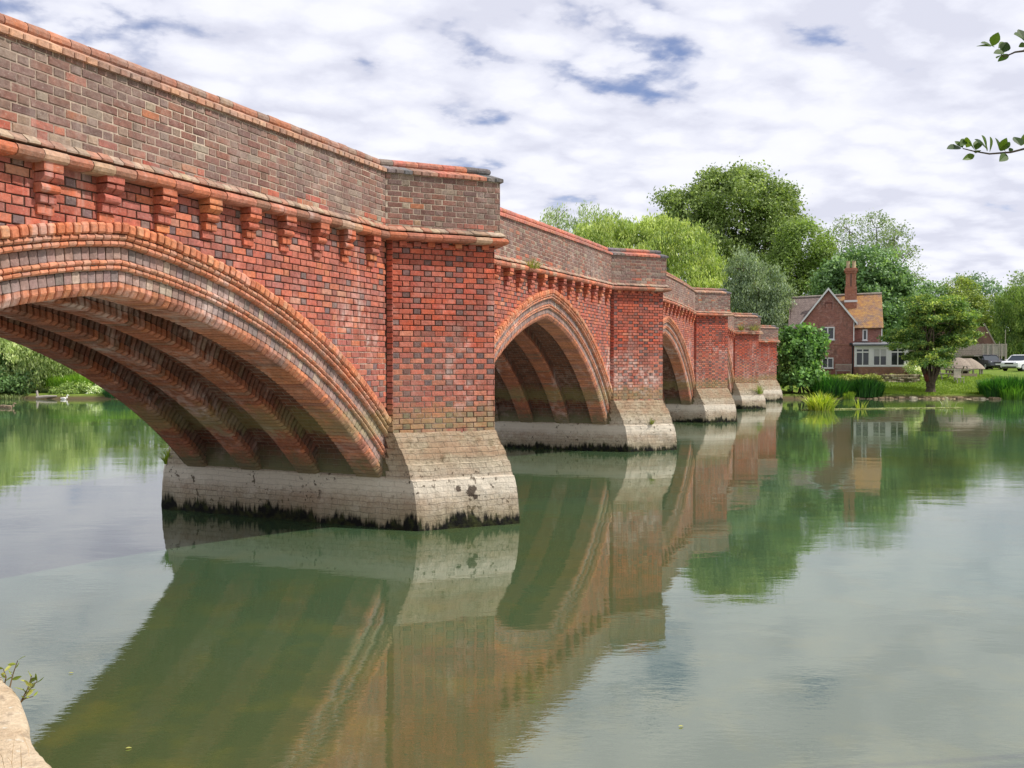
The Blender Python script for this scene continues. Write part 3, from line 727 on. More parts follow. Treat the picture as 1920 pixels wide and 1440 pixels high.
# ------------------------------------------------------------------ VEGETATION
def px(x, y, Y): return np.array([(x-960)/1556*Y, Y, EYE+(685-y)/1556*Y])
BR = 1.9
def quads(C, A_, B_):
    """C centres, A_ half axis, B_ half axis -> folded diamonds"""
    n_ = len(C); V = np.empty((n_, 4, 3)); V[:, 0] = C-A_; V[:, 1] = C+B_; V[:, 2] = C+A_; V[:, 3] = C-B_
    return V.reshape(-1, 3), np.arange(n_*4).reshape(n_, 4)
def unit(v): return v/(np.linalg.norm(v, axis=-1, keepdims=True)+1e-9)
def crown(lobes, clr, leaf, dens, cols, up=.35, aspect=.55, droop=0., hollow=.72, flat=.75, lower=.55, spread=1.):
    """lobes: (centre, radii). returns V,F,C"""
    Cs = []; Rs = []; Ks = []; Nn = []
    cols = np.array([lin(c_) for c_ in cols]); cols = (cols*.80+cols.mean(1, keepdims=True)*.20)*np.array([1.0, 1.0, .95])
    for (c0, r0) in lobes:
        r0 = np.array(r0, float); c0 = np.array(c0, float)
        area = 4*math.pi*((r0[0]*r0[1])**1.6/3+(r0[0]*r0[2])**1.6/3+(r0[1]*r0[2])**1.6/3)**(1/1.6)
        n_ = max(5, int(area/(clr**2*2.2)*spread))
        d = unit(rng.normal(size=(n_*2, 3))); keep = (d[:, 2] > -lower) | (rng.random(n_*2) < .15)
        d = d[keep][:n_]; rad = hollow+(1.06-hollow)*rng.random(len(d))**.6
        inner = rng.random(len(d)) < .2; rad[inner] *= .7
        pos_ = c0+d*r0*rad[:, None]
        Cs.append(pos_); Nn.append(d); Rs.append(clr*(.55+.8*rng.random(len(d)))); Ks.append(rng.integers(0, len(cols), len(d)))
    Cs = np.concatenate(Cs); Rs = np.concatenate(Rs); Ks = np.concatenate(Ks); Nn = np.concatenate(Nn)
    cnt = np.maximum(4, (dens*(Rs/clr)**2).astype(int)); idx = np.repeat(np.arange(len(Cs)), cnt); n_ = len(idx)
    q = rng.normal(size=(n_, 3))*.5; q *= np.array([1, 1, flat]); c_ = Cs[idx]+q*Rs[idx][:, None]
    if droop: c_[:, 2] -= droop*rng.random(n_)**1.5*Rs[idx]*2
    nrm = unit(rng.normal(size=(n_, 3))+Nn[idx]*.6+np.array([0, 0, up]))
    t_ = unit(np.cross(nrm, rng.normal(size=(n_, 3)))); 
    if droop: t_ = unit(t_*.5+np.array([0, 0, -1.]) + rng.normal(size=(n_, 3))*.25); nrm = unit(rng.normal(size=(n_, 3)))
    b2 = unit(np.cross(nrm, t_)); ls = leaf*(.6+.8*rng.random(n_))[:, None]
    V, F = quads(c_, t_*ls*.5, b2*ls*.5*aspect)
    cc = cols[Ks[idx]]*BR*(1+rng.normal(size=(len(Cs), 1))*.12)[idx]*(1+rng.normal(size=(n_, 1))*.14)
    alt = rng.random(n_) < .3; cc[alt] = BR*cols[rng.integers(0, len(cols), alt.sum())]
    return V, F, np.repeat(np.clip(cc, .004, 1), 4, axis=0), Cs
def limb(m, a_, b_, r0, r1, sag=.0, n_=5, jit=.05):
    a_ = np.array(a_, float); b_ = np.array(b_, float); d = np.linalg.norm(b_-a_); pts = []
    for i in range(n_+1):
        t = i/n_; q = a_*(1-t)+b_*t; q[2] += sag*d*math.sin(math.pi*t)
        if 0 < i < n_: q += rng.normal(size=3)*jit*d*.4
        pts.append(q)
    m.tube(pts, [r0+(r1-r0)*(i/n_)**.8 for i in range(n_+1)], 6); return pts
def tree(name, label, cat, base, lobes, cols, clr=.8, leaf=.25, dens=60, trunk=.3, group=None, fork=.35, stems=1, twigs=True, **kw):
    base = np.array(base, float); root = empty(name, base, label, cat, group)
    V, F, C, Cs = crown(lobes, clr, leaf, dens, cols, **kw)
    mesh_obj('crown', V, F, M_LEAF, root, col=C)
    m = MB(); cen = np.mean([l_[0] for l_ in lobes], axis=0)
    for s_ in range(stems):
        off_ = np.array([rng.normal()*.25*(stems > 1), rng.normal()*.2*(stems > 1), 0])
        fk = base+(cen-base)*fork+off_*2; b0 = base+off_-np.array([0, 0, .3])
        m.tube([b0, b0*.8+fk*.2+[0, 0, .1], .5*(b0+fk), fk], [trunk*1.4/stems**.5, trunk*1.05/stems**.5, trunk*.9/stems**.5, trunk*.75/stems**.5], 8)
        for (c0, r0) in lobes:
            c0 = np.array(c0); e_ = limb(m, fk, c0, trunk*.5/stems**.5, trunk*.15, .05)
    if twigs:
        tips = Cs[rng.choice(len(Cs), min(len(Cs), 60), replace=False)]
        lc = np.array([l_[0] for l_ in lobes])
        for q in tips:
            c0 = lc[np.argmin(np.linalg.norm(lc-q, axis=1))]; limb(m, c0*.8+q*.2-[0, 0, .2], q, trunk*.14, .015, .03, 3)
    m.build('trunk', M_BARK, root); return root
def lobe(x, y, Y, rx, rz, ry=None):
    k = Y/1556; return (px(x, y, Y), (rx*k, (ry if ry else (rx+rz)/2)*k, rz*k))
G_POP = [(98, 116, 56), (110, 128, 64), (124, 140, 78), (84, 104, 50)]
G_WIL = [(124, 142, 66), (140, 154, 70), (108, 128, 60), (150, 162, 84)]
G_GREY = [(112, 128, 100), (98, 116, 90), (126, 140, 112), (84, 102, 74)]
G_DARK = [(80, 110, 66), (92, 122, 76), (68, 98, 58), (112, 140, 90)]
G_PALE = [(112, 128, 100), (100, 118, 86), (124, 138, 104)]
G_YEW = [(96, 122, 46), (80, 110, 44), (130, 144, 50), (62, 92, 40)]
G_HED = [(82, 108, 40), (98, 122, 44), (70, 98, 44), (110, 132, 50)]
BT = 'trees beyond the river bank'
def gz(x, Y): return ground_z((x-960)/1556*Y, Y)
def base(x, Y): return np.array([(x-960)/1556*Y, Y, gz(x, Y)])
tree('poplar_tree', 'tallest broad dark green tree rising highest above the brick cottage and bridge', 'tree', base(1385, 104),
     [lobe(1375, 385, 104, 85, 62), lobe(1300, 400, 104, 58, 50), lobe(1445, 410, 104, 52, 60), lobe(1270, 440, 104, 40, 45), lobe(1340, 460, 104, 70, 60), lobe(1430, 470, 104, 60, 60), lobe(1470, 380, 104, 26, 32), lobe(1330, 350, 104, 34, 28), lobe(1395, 340, 104, 36, 22), lobe(1400, 540, 104, 110, 60), lobe(1255, 385, 104, 22, 26)],
     G_POP, clr=1.05, leaf=.36, dens=76, trunk=.6, group=BT, spread=1.4, hollow=.55)
tree('broadleaf_tree', 'mid green rounded tree directly between the tallest tree and the brick cottage roof', 'tree', base(1500, 96),
     [lobe(1500, 470, 96, 56, 52), lobe(1540, 500, 96, 34, 45), lobe(1465, 520, 96, 50, 50), lobe(1520, 560, 96, 60, 50), lobe(1450, 590, 96, 60, 50)],
     [(102, 124, 54), (116, 138, 62), (88, 108, 50)], clr=.9, leaf=.32, dens=84, trunk=.4, group=BT, spread=1.2)
tree('willow_tree', 'yellow green willow behind the parapet with feathery crown beside the tallest tree', 'tree', base(1180, 76),
     [lobe(1200, 470, 76, 62, 55), lobe(1280, 480, 76, 58, 62), lobe(1330, 520, 76, 34, 40), lobe(1150, 455, 76, 45, 48), lobe(1110, 450, 76, 34, 40), lobe(1240, 560, 76, 130, 60), lobe(1100, 520, 76, 80, 60), lobe(1235, 440, 76, 40, 32), lobe(1330, 600, 76, 50, 50)],
     G_WIL, clr=.62, leaf=.34, dens=56, trunk=.4, group=BT, droop=.5, aspect=.32, spread=1.1)
tree('willow_tree', 'thin pale grey green willow tops showing leftmost above the second parapet', 'tree', base(1060, 84),
     [lobe(1042, 410, 84, 26, 26), lobe(1100, 412, 84, 26, 28), lobe(1135, 418, 84, 20, 20), lobe(1070, 440, 84, 44, 28), lobe(1160, 430, 84, 26, 22), lobe(1090, 500, 84, 90, 60)],
     [(126, 142, 98), (112, 130, 84), (138, 152, 106)], clr=.6, leaf=.32, dens=30, trunk=.3, group=BT, droop=.7, aspect=.26)
tree('grey_willow', 'grey green bushy willow between the end of the bridge and the cottage', 'tree', base(1425, 70),
     [lobe(1420, 540, 70, 44, 44), lobe(1392, 500, 70, 26, 30), lobe(1450, 560, 70, 28, 40), lobe(1400, 590, 70, 40, 40), lobe(1440, 610, 70, 42, 40), lobe(1378, 560, 70, 22, 40)],
     G_GREY, clr=.5, leaf=.24, dens=60, trunk=.25, group=BT, droop=.3, aspect=.35)
tree('chestnut_tree', 'dark blue green domed tree right behind the cottage chimney', 'tree', base(1620, 86),
     [lobe(1620, 520, 86, 62, 52), lobe(1570, 530, 86, 36, 40), lobe(1668, 545, 86, 34, 48), lobe(1600, 580, 86, 80, 50), lobe(1660, 610, 86, 50, 50)],
     G_DARK, clr=.8, leaf=.36, dens=84, trunk=.45, group=BT, spread=1.2)
tree('ash_tree', 'tall sparse pale tree with see-through crown behind the domed tree', 'tree', base(1640, 118),
     [lobe(1590, 432, 118, 30, 24), lobe(1640, 428, 118, 30, 24), lobe(1675, 450, 118, 24, 26), lobe(1700, 478, 118, 22, 22), lobe(1708, 520, 118, 20, 24), lobe(1640, 470, 118, 48, 26), lobe(1575, 470, 118, 24, 30)],
     G_PALE, clr=.9, leaf=.30, dens=40, trunk=.4, group=BT, spread=.8)
tree('lime_tree', 'olive green rounded tree behind the spreading lawn tree', 'tree', base(1805, 112),
     [lobe(1800, 560, 112, 34, 36), lobe(1825, 590, 112, 34, 40), lobe(1785, 620, 112, 40, 50), lobe(1840, 640, 112, 34, 40)],
     [(112, 128, 52), (92, 112, 48), (128, 140, 58)], clr=.7, leaf=.3, dens=56, trunk=.3, group=BT)
tree('spruce_tree', 'bluish green tree behind the olive tree at the right', 'tree', base(1862, 116),
     [lobe(1845, 560, 116, 34, 32), lobe(1862, 600, 116, 26, 50), lobe(1815, 545, 116, 30, 26), lobe(1880, 650, 116, 40, 40), lobe(1800, 600, 116, 40, 50)],
     [(88, 116, 88), (76, 104, 78), (104, 130, 98)], clr=.8, leaf=.3, dens=54, trunk=.3, group=BT)
tree('weeping_willow', 'olive yellow weeping willow cut by the right edge of the picture', 'tree', base(1925, 104),
     [lobe(1910, 570, 104, 48, 36), lobe(1898, 625, 104, 34, 46), lobe(1880, 655, 104, 40, 34), lobe(1960, 590, 104, 60, 60), lobe(1925, 660, 104, 60, 44), lobe(2010, 640, 104, 60, 60)],
     G_HED, clr=.6, leaf=.36, dens=60, trunk=.4, group=BT, droop=.9, aspect=.26)
tree('poplar_tree', 'distant pale tree whose tip shows at the right edge above the willow', 'tree', base(1945, 150),
     [lobe(1935, 540, 150, 34, 32), lobe(1960, 580, 150, 50, 50)], G_PALE, clr=1.2, leaf=.5, dens=40, trunk=.4, group=BT)
tree('evergreen_tree', 'dark mass of foliage filling the gap between cottage and lawn tree', 'tree', base(1725, 114),
     [lobe(1715, 590, 114, 50, 46), lobe(1750, 570, 114, 40, 40), lobe(1700, 640, 114, 60, 50), lobe(1770, 640, 114, 60, 50)],
     G_DARK, clr=.9, leaf=.34, dens=50, trunk=.3, group=BT)
# a far belt of trees closing the horizon (one mass)
bl = []
for x in range(-1500, 3400, 90):
    Y = 150+30*math.sin(x*.01); 
    if 1480 < x < 2000: hh = 60
    elif x > 2000: hh = 110
    else: hh = 90
    bl.append(lobe(x, 690-hh*.5, Y, 66, hh*.62))
V, F, C, Cs = crown(bl, 2.2, .8, 50, G_DARK)
tag(mesh_obj('far_woodland', V, F, M_LEAF, col=C), 'dark green belt of far woodland closing the view behind everything', 'woodland', kind='stuff')
# left bank, seen through the first arch
LB = 'trees and shrubs on the left bank'
tree('sallow_tree', 'grey green leaning willow shrub at the far left seen under the first arch', 'shrub', base(50, 58),
     [lobe(60, 660, 58, 60, 44), lobe(20, 640, 58, 50, 60), lobe(90, 690, 58, 44, 36), lobe(130, 650, 58, 50, 50), lobe(40, 700, 58, 50, 36)],
     [(150, 162, 100), (130, 146, 86), (164, 174, 116), (108, 128, 70)], clr=.5, leaf=.24, dens=62, trunk=.15, group=LB, stems=3, droop=.3, aspect=.4)
tree('alder_tree', 'dark green low bush over the water at the far left under the arch', 'shrub', base(5, 56.8),
     [lobe(5, 715, 56.8, 44, 28), lobe(-40, 690, 56.8, 50, 50), lobe(40, 725, 56.8, 24, 14)],
     [(78, 106, 58), (66, 94, 52), (92, 120, 64)], clr=.5, leaf=.22, dens=56, trunk=.15, group=LB, stems=2)
bl = []
for (x, Y, h_, w_) in ((-160, 66, 150, 110), (-20, 74, 150, 110), (130, 80, 110, 90), (250, 84, 120, 90), (380, 88, 130, 90), (520, 92, 130, 90), (680, 96, 140, 100), (840, 100, 150, 100), (980, 104, 150, 90), (-320, 70, 190, 130)):
    bl += [lobe(x, 685-h_*.55, Y, w_*.7, h_*.4), lobe(x-w_*.4, 700-h_*.3, Y, w_*.5, h_*.35), lobe(x+w_*.4, 700-h_*.3, Y, w_*.5, h_*.35)]
V, F, C, Cs = crown(bl, 1.0, .4, 44, G_POP+G_HED)
tag(mesh_obj('bank_woodland', V, F, M_LEAF, col=C), 'continuous green wood on the far bank behind the left arches of the bridge', 'woodland', kind='stuff')
# ------------------------------------------------------------------ blades (reeds, sedges, tufts)
def blades(centre, rx, ry, n_, h, w, cols, lean=.35, bz=None, hv=.4):
    centre = np.array(centre, float); th = rng.random(n_)*2*math.pi; rr = np.sqrt(rng.random(n_))
    B0 = np.stack([centre[0]+rx*rr*np.cos(th), centre[1]+ry*rr*np.sin(th), np.full(n_, centre[2])], 1)
    out = np.stack([np.cos(th)*rr, np.sin(th)*rr, np.zeros(n_)], 1)+rng.normal(size=(n_, 3))*.5; out[:, 2] = 0
    H = h*(1-hv+hv*2*rng.random(n_))[:, None]*(1-.25*rr[:, None]); out = out*lean
    sd_ = unit(np.cross(out+[[.01, 0, 0]], [0, 0, 1.]))*w/2*(.6+.8*rng.random(n_))[:, None]
    ts = [0, .35, .7, 1]; ws = [.7, 1, .7, .05]; V = np.empty((n_, 8, 3))
    for k_, (t, w_) in enumerate(zip(ts, ws)):
        c_ = B0+out*H*t*t+np.array([0, 0, 1.])*H*(t-.22*t*t*np.linalg.norm(out, axis=1, keepdims=True))
        V[:, k_*2] = c_-sd_*w_; V[:, k_*2+1] = c_+sd_*w_
    b0 = np.arange(n_)[:, None]*8
    F = np.concatenate([b0+np.array([[2*k_, 2*k_+1, 2*k_+3, 2*k_+2]]) for k_ in range(3)], 0)
    cols = np.array([lin(c_) for c_ in cols]); cc = cols[rng.integers(0, len(cols), n_)]*(1+rng.normal(size=(n_, 1))*.18)
    return V.reshape(-1, 3), F, np.repeat(np.clip(cc, .004, 1), 8, axis=0)
def clump(name, label, cat, c_, rx, ry, n_, h, w, cols, group=None, **kw):
    V, F, C = blades(c_, rx, ry, n_, h, w, cols, **kw)
    return tag(mesh_obj(name, V, F, M_BLADE, loc=c_, col=C), label, cat, group)
def wl(x, Y, z=0): return (float((x-960)/1556*Y), Y, z)
SEDG = [(56, 112, 36), (44, 92, 34), (74, 130, 44), (36, 78, 32)]
clump('sedge_clump', 'dark green sedge bed below the garden bench, left of two', 'sedge', wl(1560, 56.0, .1), 1.35, .8, 2200, 1.25, .05, SEDG, 'sedge beds at the far water edge')
clump('sedge_clump', 'dark green sedge bed below the sunroom, right of two', 'sedge', wl(1622, 56.2, .1), 1.15, .8, 1900, 1.2, .05, SEDG, 'sedge beds at the far water edge')
clump('sedge_clump', 'large bright green reed bed at the right edge below the white car', 'reeds', wl(1893, 55.6, .1), 1.9, 1.0, 3600, 1.30, .05, SEDG+[(96, 150, 54)], 'sedge beds at the far water edge')
clump('sedge_clump', 'lower yellow green reeds in front of the right reed bed', 'reeds', wl(1912, 54.6, 0), 1.2, .5, 900, .9, .05, [(110, 160, 50), (84, 132, 44)], 'sedge beds at the far water edge')
YEL = [(170, 190, 50), (190, 204, 66), (138, 168, 48), (204, 208, 110)]
clump('sedge_clump', 'bright yellow green sedge tuft standing alone in the open water', 'sedge', wl(1540, 41.5), .62, .45, 520, .85, .035, YEL, lean=.6)
clump('reed_tuft', 'few thin pale reeds in the water right of the yellow sedge tuft', 'reeds', wl(1617, 42.5), .3, .2, 26, .6, .03, YEL, lean=.5)
clump('reed_tuft', 'few thin pale reeds bent over the water in front of the lawn tree', 'reeds', wl(1778, 46), .5, .2, 24, .55, .03, [(170, 176, 140), (150, 160, 110)], lean=1.1)
clump('grass_mound', 'small lime green bush between the two dark sedge beds', 'bush', wl(1592, 55.2, .0), .36, .3, 420, .5, .05, [(150, 176, 60), (130, 160, 50)], lean=.25)
# weed mat floating in front
V = []; F = []; C = []
nw = 2600; t_ = rng.random(nw); xw = 1505+300*t_**1.3; Yw = 41.6+2.2*t_+rng.normal(size=nw)*(.16+.12*np.sin(t_*40)**2)
cw_ = np.stack([(xw-960)/1556*Yw, Yw, .012+rng.random(nw)*.02], 1); th = rng.random(nw)*6.28
la = .10*(.5+rng.random(nw))[:, None]; A1 = np.stack([np.cos(th), np.sin(th)*.5, rng.normal(size=nw)*.15], 1)*la; B1 = np.stack([-np.sin(th), np.cos(th), np.zeros(nw)], 1)*.028
V, F = quads(cw_, A1, B1); cc = np.array([lin(c_) for c_ in [(188, 190, 140), (160, 170, 110), (140, 150, 90)]])[rng.integers(0, 3, nw)]
tag(mesh_obj('floating_weed', V, F, M_BLADE, col=np.repeat(cc, 4, axis=0)), 'pale streak of floating weed trailing right from the yellow sedge tuft', 'water weed', kind='stuff')
# fig bush beside the bridge end
root = empty('fig_bush', wl(1508, 56.8, .2), 'large glossy leaved fig bush hanging over the water at the end of the bridge', 'bush')
V, F, C, Cs = crown([lobe(1497, 655, 56.8, 32, 40), lobe(1520, 642, 56.8, 24, 30), lobe(1490, 705, 56.8, 28, 34), lobe(1510, 700, 56.8, 32, 36), lobe(1476, 650, 56.8, 15, 28), lobe(1532, 655, 56.8, 16, 20)], .42, .26, 44,
    [(72, 110, 44), (88, 128, 56), (60, 94, 42), (108, 146, 74)], aspect=.7, up=.5)
mesh_obj('crown', V, F, M_LEAF, root, col=C)
m = MB()
for i in range(9): limb(m, np.array(wl(1508+rng.normal()*12, 57, .1)), Cs[rng.integers(len(Cs))], .06, .02, .08)
m.build('trunk', M_BARK, root)
# bank vegetation left
clump('meadow_grass', 'bright lime green tall grass bank seen under the first arch', 'grass', np.array(wl(170, 58, .8)), 3.2, 1.5, 5200, .8, .05, [(136, 176, 60), (156, 190, 72), (112, 156, 54)], lean=.3)['kind'] = 'stuff'
clump('sedge_clump', 'bluish green sedge at the water edge beside the curve of the first arch', 'sedge', np.array(wl(222, 55.6, .0)), 1.0, .4, 900, .95, .04, [(72, 120, 66), (60, 104, 60)])
tree('hawthorn_bush', 'low bush with white flowers at the water edge under the first arch', 'bush', base(182, 56.2), [lobe(182, 736, 56.2, 13, 11), lobe(196, 740, 56.2, 9, 7)], [(186, 192, 168), (120, 146, 84), (164, 176, 130)], clr=.2, leaf=.12, dens=30, trunk=.04, twigs=False)
tree('bramble_bush', 'tangled olive bush below the lime grass under the first arch', 'bush', base(140, 56.3), [lobe(140, 732, 56.3, 22, 14), lobe(112, 738, 56.3, 16, 9), lobe(162, 730, 56.3, 14, 12)], [(112, 134, 60), (96, 118, 54), (132, 150, 76)], clr=.25, leaf=.15, dens=40, trunk=.04, twigs=False)
m = MB(); a_ = np.array(wl(68, 55.2, .12)); b_2 = np.array(wl(106, 55.3, .2))
m.tube([a_, a_*.5+b_2*.5+[0, 0, .03], b_2], [.1, .08, .05], 8); m.tube([a_+[.08, 0, 0], a_+[.02, 0, .45]], [.08, .06], 7)
tag(m.build('fallen_log', M_WOODG, loc=a_), 'grey fallen log lying along the water edge at the left', 'log')
clump('reed_tuft', 'pale dry reed wisps at the foot of the dark left bush', 'reeds', wl(20, 54.8), .9, .15, 120, .35, .04, [(150, 160, 110), (120, 140, 80)], lean=.4)
# grass on the lawn (uncountable)
nb = 26000; X = rng.uniform(22.5, 37, nb); Yb = 56.1+rng.random(nb)**1.5*9
Z = np.array([ground_z(x, y) for x, y in zip(X, Yb)]); hb = .05+.09*rng.random(nb)
cb = np.stack([X, Yb, Z+hb*.4], 1); A1 = np.stack([rng.normal(size=nb)*.02, rng.normal(size=nb)*.02, hb*.6], 1); B1 = np.stack([np.full(nb, .022), np.zeros(nb), np.zeros(nb)], 1)
V, F = quads(cb, A1, B1); cc = np.array([lin(c_) for c_ in [(140, 168, 44), (124, 154, 42), (160, 184, 60), (112, 140, 46)]])[rng.integers(0, 4, nb)]
tag(mesh_obj('lawn_grass', V, F, M_BLADE, col=np.repeat(cc, 4, axis=0)), 'short bright green lawn grass running down to the stone river edge', 'grass', kind='stuff')
# ------------------------------------------------------------------ spreading lawn tree
yb = np.array([*wl(1745, 57.2)[:2], ground_z(wl(1745, 57.2)[0], 57.2)])
yew = empty('lawn_tree', yb, 'spreading multi stemmed tree with flat layered yellow green crown on the lawn edge', 'tree')
lb = []
for i in range(92):
    v = rng.random()**.8; y = 556+v*128           # top 556 .. bottom 684
    half = 34+62*math.sin(min(1, v*1.25+.12)*math.pi*.5) if v < .62 else 96-60*(v-.62)/.38
    cx_ = 1748 if v < .62 else 1748+14*(v-.62)/.38
    x = cx_+half*rng.uniform(-1, 1)*.86
    Yd = 57.2+rng.uniform(-2.3, 2.3)*max(.3, 1-abs(x-1748)/120)
    if x > 1768: y = min(y, 640+rng.uniform(-8, 4))
    lb.append(lobe(x, y, Yd, rng.uniform(13, 25), rng.uniform(6, 10), 19))
V, F, C, Cs = crown(lb, .34, .16, 48, G_YEW, flat=.45, lower=.2, up=.6)
mesh_obj('crown', V, F, M_LEAF, yew, col=C)
m = MB()
m.tube([yb-[0, 0, .4], yb+[0, 0, .05], yb+[.02, 0, .35], yb+[.05, 0, .9]], [.50, .36, .28, .26], 10)
for i in range(11):
    aa = i/11*6.28; b0 = yb+[.18*math.cos(aa), .18*math.sin(aa), .75]; e_ = np.array(lb[i*4][0]); mid_ = b0*.45+e_*.55; mid_[2] = b0[2]+(e_[2]-b0[2])*.75
    md = b0+np.array([.35*math.cos(aa), .35*math.sin(aa), .9]); m.tube([b0-[0, 0, .3], b0, md, mid_, e_], [.13, .11, .08, .05, .02], 7)
    for k_ in range(3):
        q = np.array(lb[(i*4+k_+1) % 92][0]); limb(m, mid_, q, .035, .012, .05, 3)
trk = m.build('trunk', M_BARK, yew)
m = MB(); c0 = yb+np.array([-.30, -.12, 1.15])
m.add([c0+np.array([.20*math.cos(u)*math.sin(v), .18*math.sin(u)*math.sin(v), .34*math.cos(v)])*(1+.12*math.sin(5*u+3*v)) for v in np.linspace(.05, 3.1, 10) for u in np.linspace(0, 6.283, 13)[:-1]],
      [(j*12+i, j*12+(i+1) % 12, (j+1)*12+(i+1) % 12, (j+1)*12+i) for j in range(9) for i in range(12)])
tag(m.build('bark_scar', simple('red_bark', (.13, .05, .035), .9, .1, .4, 12, .02), trk), 'reddish brown scarred bark')
# ------------------------------------------------------------------ COTTAGE
YH = 66.; kH = YH/1556
def hx(x): return (x-960)*kH
def hz(y): return EYE+(685-y)*kH
M_HB = proc_brick('cottage_brick', (.38, .165, .125), (.27, .12, .10), (.26, .17, .13), False, uv=True, bumpd=.004)
M_HBR = proc_brick('sunroom_brick', (.32, .15, .1), (.24, .12, .09), (.34, .25, .19), False, uv=True, bumpd=.004)
house = empty('brick_cottage', (hx(1565), YH, hz(704)), 'red brick cottage with steep gable, tall chimney and orange lichened roof above the river', 'house')
def quad(m, a_, b_, c_, d_, uv=None, c=(1, 1, 1)):
    a_, b_, c_, d_ = [np.array(v, float) for v in (a_, b_, c_, d_)]
    if uv is None:
        w_ = np.linalg.norm(b_-a_); h_ = np.linalg.norm(d_-a_); uv = [(0, 0), (w_, 0), (w_, h_), (0, h_)]
    m.add([a_, b_, c_, d_], [(0, 1, 2, 3)], c, uv)
def wallquad(m, x0, x1, y, z0, z1):
    m.add([(x0, y, z0), (x1, y, z0), (x1, y, z1), (x0, y, z1)], [(0, 1, 2, 3)], (1, 1, 1), [(x0, z0), (x1, z0), (x1, z1), (x0, z1)])
gx0, gx1, gxm = hx(1504), hx(1600.5), hx(1552); YF = YH; YM = YH+.7; YBk = YH+6.2
z0h = hz(712); ze = hz(600); za = hz(541)
mx0, mx1 = hx(1479), hx(1651); zme = hz(609); zr = hz(548)
m = MB()
# gable front wall with uv
m.add([(gx0, YF, z0h), (gx1, YF, z0h), (gx1, YF, ze), (gxm, YF, za-.05), (gx0, YF, ze)], [(0, 1, 2, 3, 4)], (1, 1, 1), [(v[0], v[1]) for v in ((gx0, z0h), (gx1, z0h), (gx1, ze), (gxm, za), (gx0, ze))])
for xx in (gx0, gx1): m.add([(xx, YF, z0h), (xx, YBk, z0h), (xx, YBk, ze), (xx, YF, ze)], [(0, 1, 2, 3)], (1, 1, 1), [(0, 0), (6, 0), (6, 4.5), (0, 4.5)])
wallquad(m, mx0, gx0, YM, z0h, zme); wallquad(m, gx1, mx1, YM, z0h, zme); wallquad(m, mx0, mx1, YBk, z0h, zme)
for xx in (mx0, mx1): m.add([(xx, YM, z0h), (xx, YBk, z0h), (xx, YBk, zme), (xx, .5*(YM+YBk), zr), (xx, YM, zme)], [(0, 1, 2, 3, 4)], (1, 1, 1), [(0, 0), (5, 0), (5, 4), (2.5, 7), (0, 4)])
m.build('wall', M_HB, house)
m = MB(); zb_ = hz(646); m.box(gx0-.01, gx1+.01, YF-.03, YF+.02, zb_-.06, zb_+.06); m.build('brick_band', simple('band_brick', (.30, .15, .11), .9, .2, .2, 10), house)
# roof
def roof_mat():
    m_, t, b = newmat('clay_tiles', .9, .2); pos = geo(t); tcn = nd(t, 'ShaderNodeTexCoord')
    br = nd(t, 'ShaderNodeTexBrick'); br.offset = .5
    for k, v in (('Scale', 1), ('Brick Width', .17), ('Row Height', .11), ('Mortar Size', .012), ('Mortar Smooth', .6)): br.inputs[k].default_value = v
    br.inputs['Color1'].default_value = (.27, .21, .19, 1); br.inputs['Color2'].default_value = (.18, .14, .13, 1); br.inputs['Mortar'].default_value = (.06, .045, .04, 1)
    t.links.new(tcn.outputs['UV'], br.inputs['Vector'])
    n1_ = noise(t, pos, .55, 3, .55); n2_ = noise(t, pos, 3.5, 5, .7)
    x_ = sepz(t, pos)[0]
    side = ramp(t, mth(t, 'MULTIPLY', mth(t, 'SUBTRACT', x_, hx(1590)), .5), [(0, 0), (.35, 1)])
    msk = mth(t, 'MULTIPLY', side, ramp(t, mth(t, 'ADD', mth(t, 'MULTIPLY', n1_, .5), mth(t, 'MULTIPLY', n2_, .5)), [(.40, .1), (.56, 1)]))
    c = mixc(t, msk, br.outputs['Color'], mixc(t, ramp(t, n2_, [(.4, 0), (.6, 1)]), (.40, .185, .075), (.47, .27, .09)))
    c = mixc(t, ramp(t, br.outputs['Fac'], [(.2, 0), (1, .45)]), c, (.1, .07, .05))
    wh = ramp(t, noise(t, pos, 7, 5, .7), [(.55, 0), (.7, .5)]); c = mixc(t, wh, c, (.3, .27, .23))
    t.links.new(c, b.inputs['Base Color']); bump(t, b, mth(t, 'SUBTRACT', n2_, br.outputs['Fac']), .7, .02); return m_
M_ROOF = roof_mat()
m = MB(); ym = .5*(YM+YBk); ov = .28
def rquad(m, A_, B_, C_, D_):
    A_, B_, C_, D_ = map(np.array, (A_, B_, C_, D_)); w_ = np.linalg.norm(B_-A_); h_ = np.linalg.norm(D_-A_)
    n_ = np.cross(B_-A_, D_-A_); n_ = n_/np.linalg.norm(n_)*.09
    vs = [A_, B_, C_, D_, A_-n_, B_-n_, C_-n_, D_-n_]
    m.add(vs, [(0, 1, 2, 3), (7, 6, 5, 4), (0, 4, 5, 1), (1, 5, 6, 2), (2, 6, 7, 3), (3, 7, 4, 0)], (1, 1, 1), [(0, 0), (w_, 0), (w_, h_), (0, h_)]*2)
sl_ = (zr-zme)/(ym-YM)
rquad(m, (mx0-.15, YM-ov, zme-ov*sl_), (mx1+.12, YM-ov, zme-ov*sl_), (mx1+.12, ym, zr+.05), (mx0-.15, ym, zr-.12))
rquad(m, (mx1+.12, YBk+ov, zme-ov*sl_), (mx0-.15, YBk+ov, zme-ov*sl_), (mx0-.15, ym, zr-.12), (mx1+.12, ym, zr+.05))
sg_ = (za-ze)/(gxm-gx0)
rquad(m, (gx0-ov*.8, ym, ze-ov*.8*sg_), (gx0-ov*.8, YF-.22, ze-ov*.8*sg_), (gxm, YF-.22, za), (gxm, ym, za))
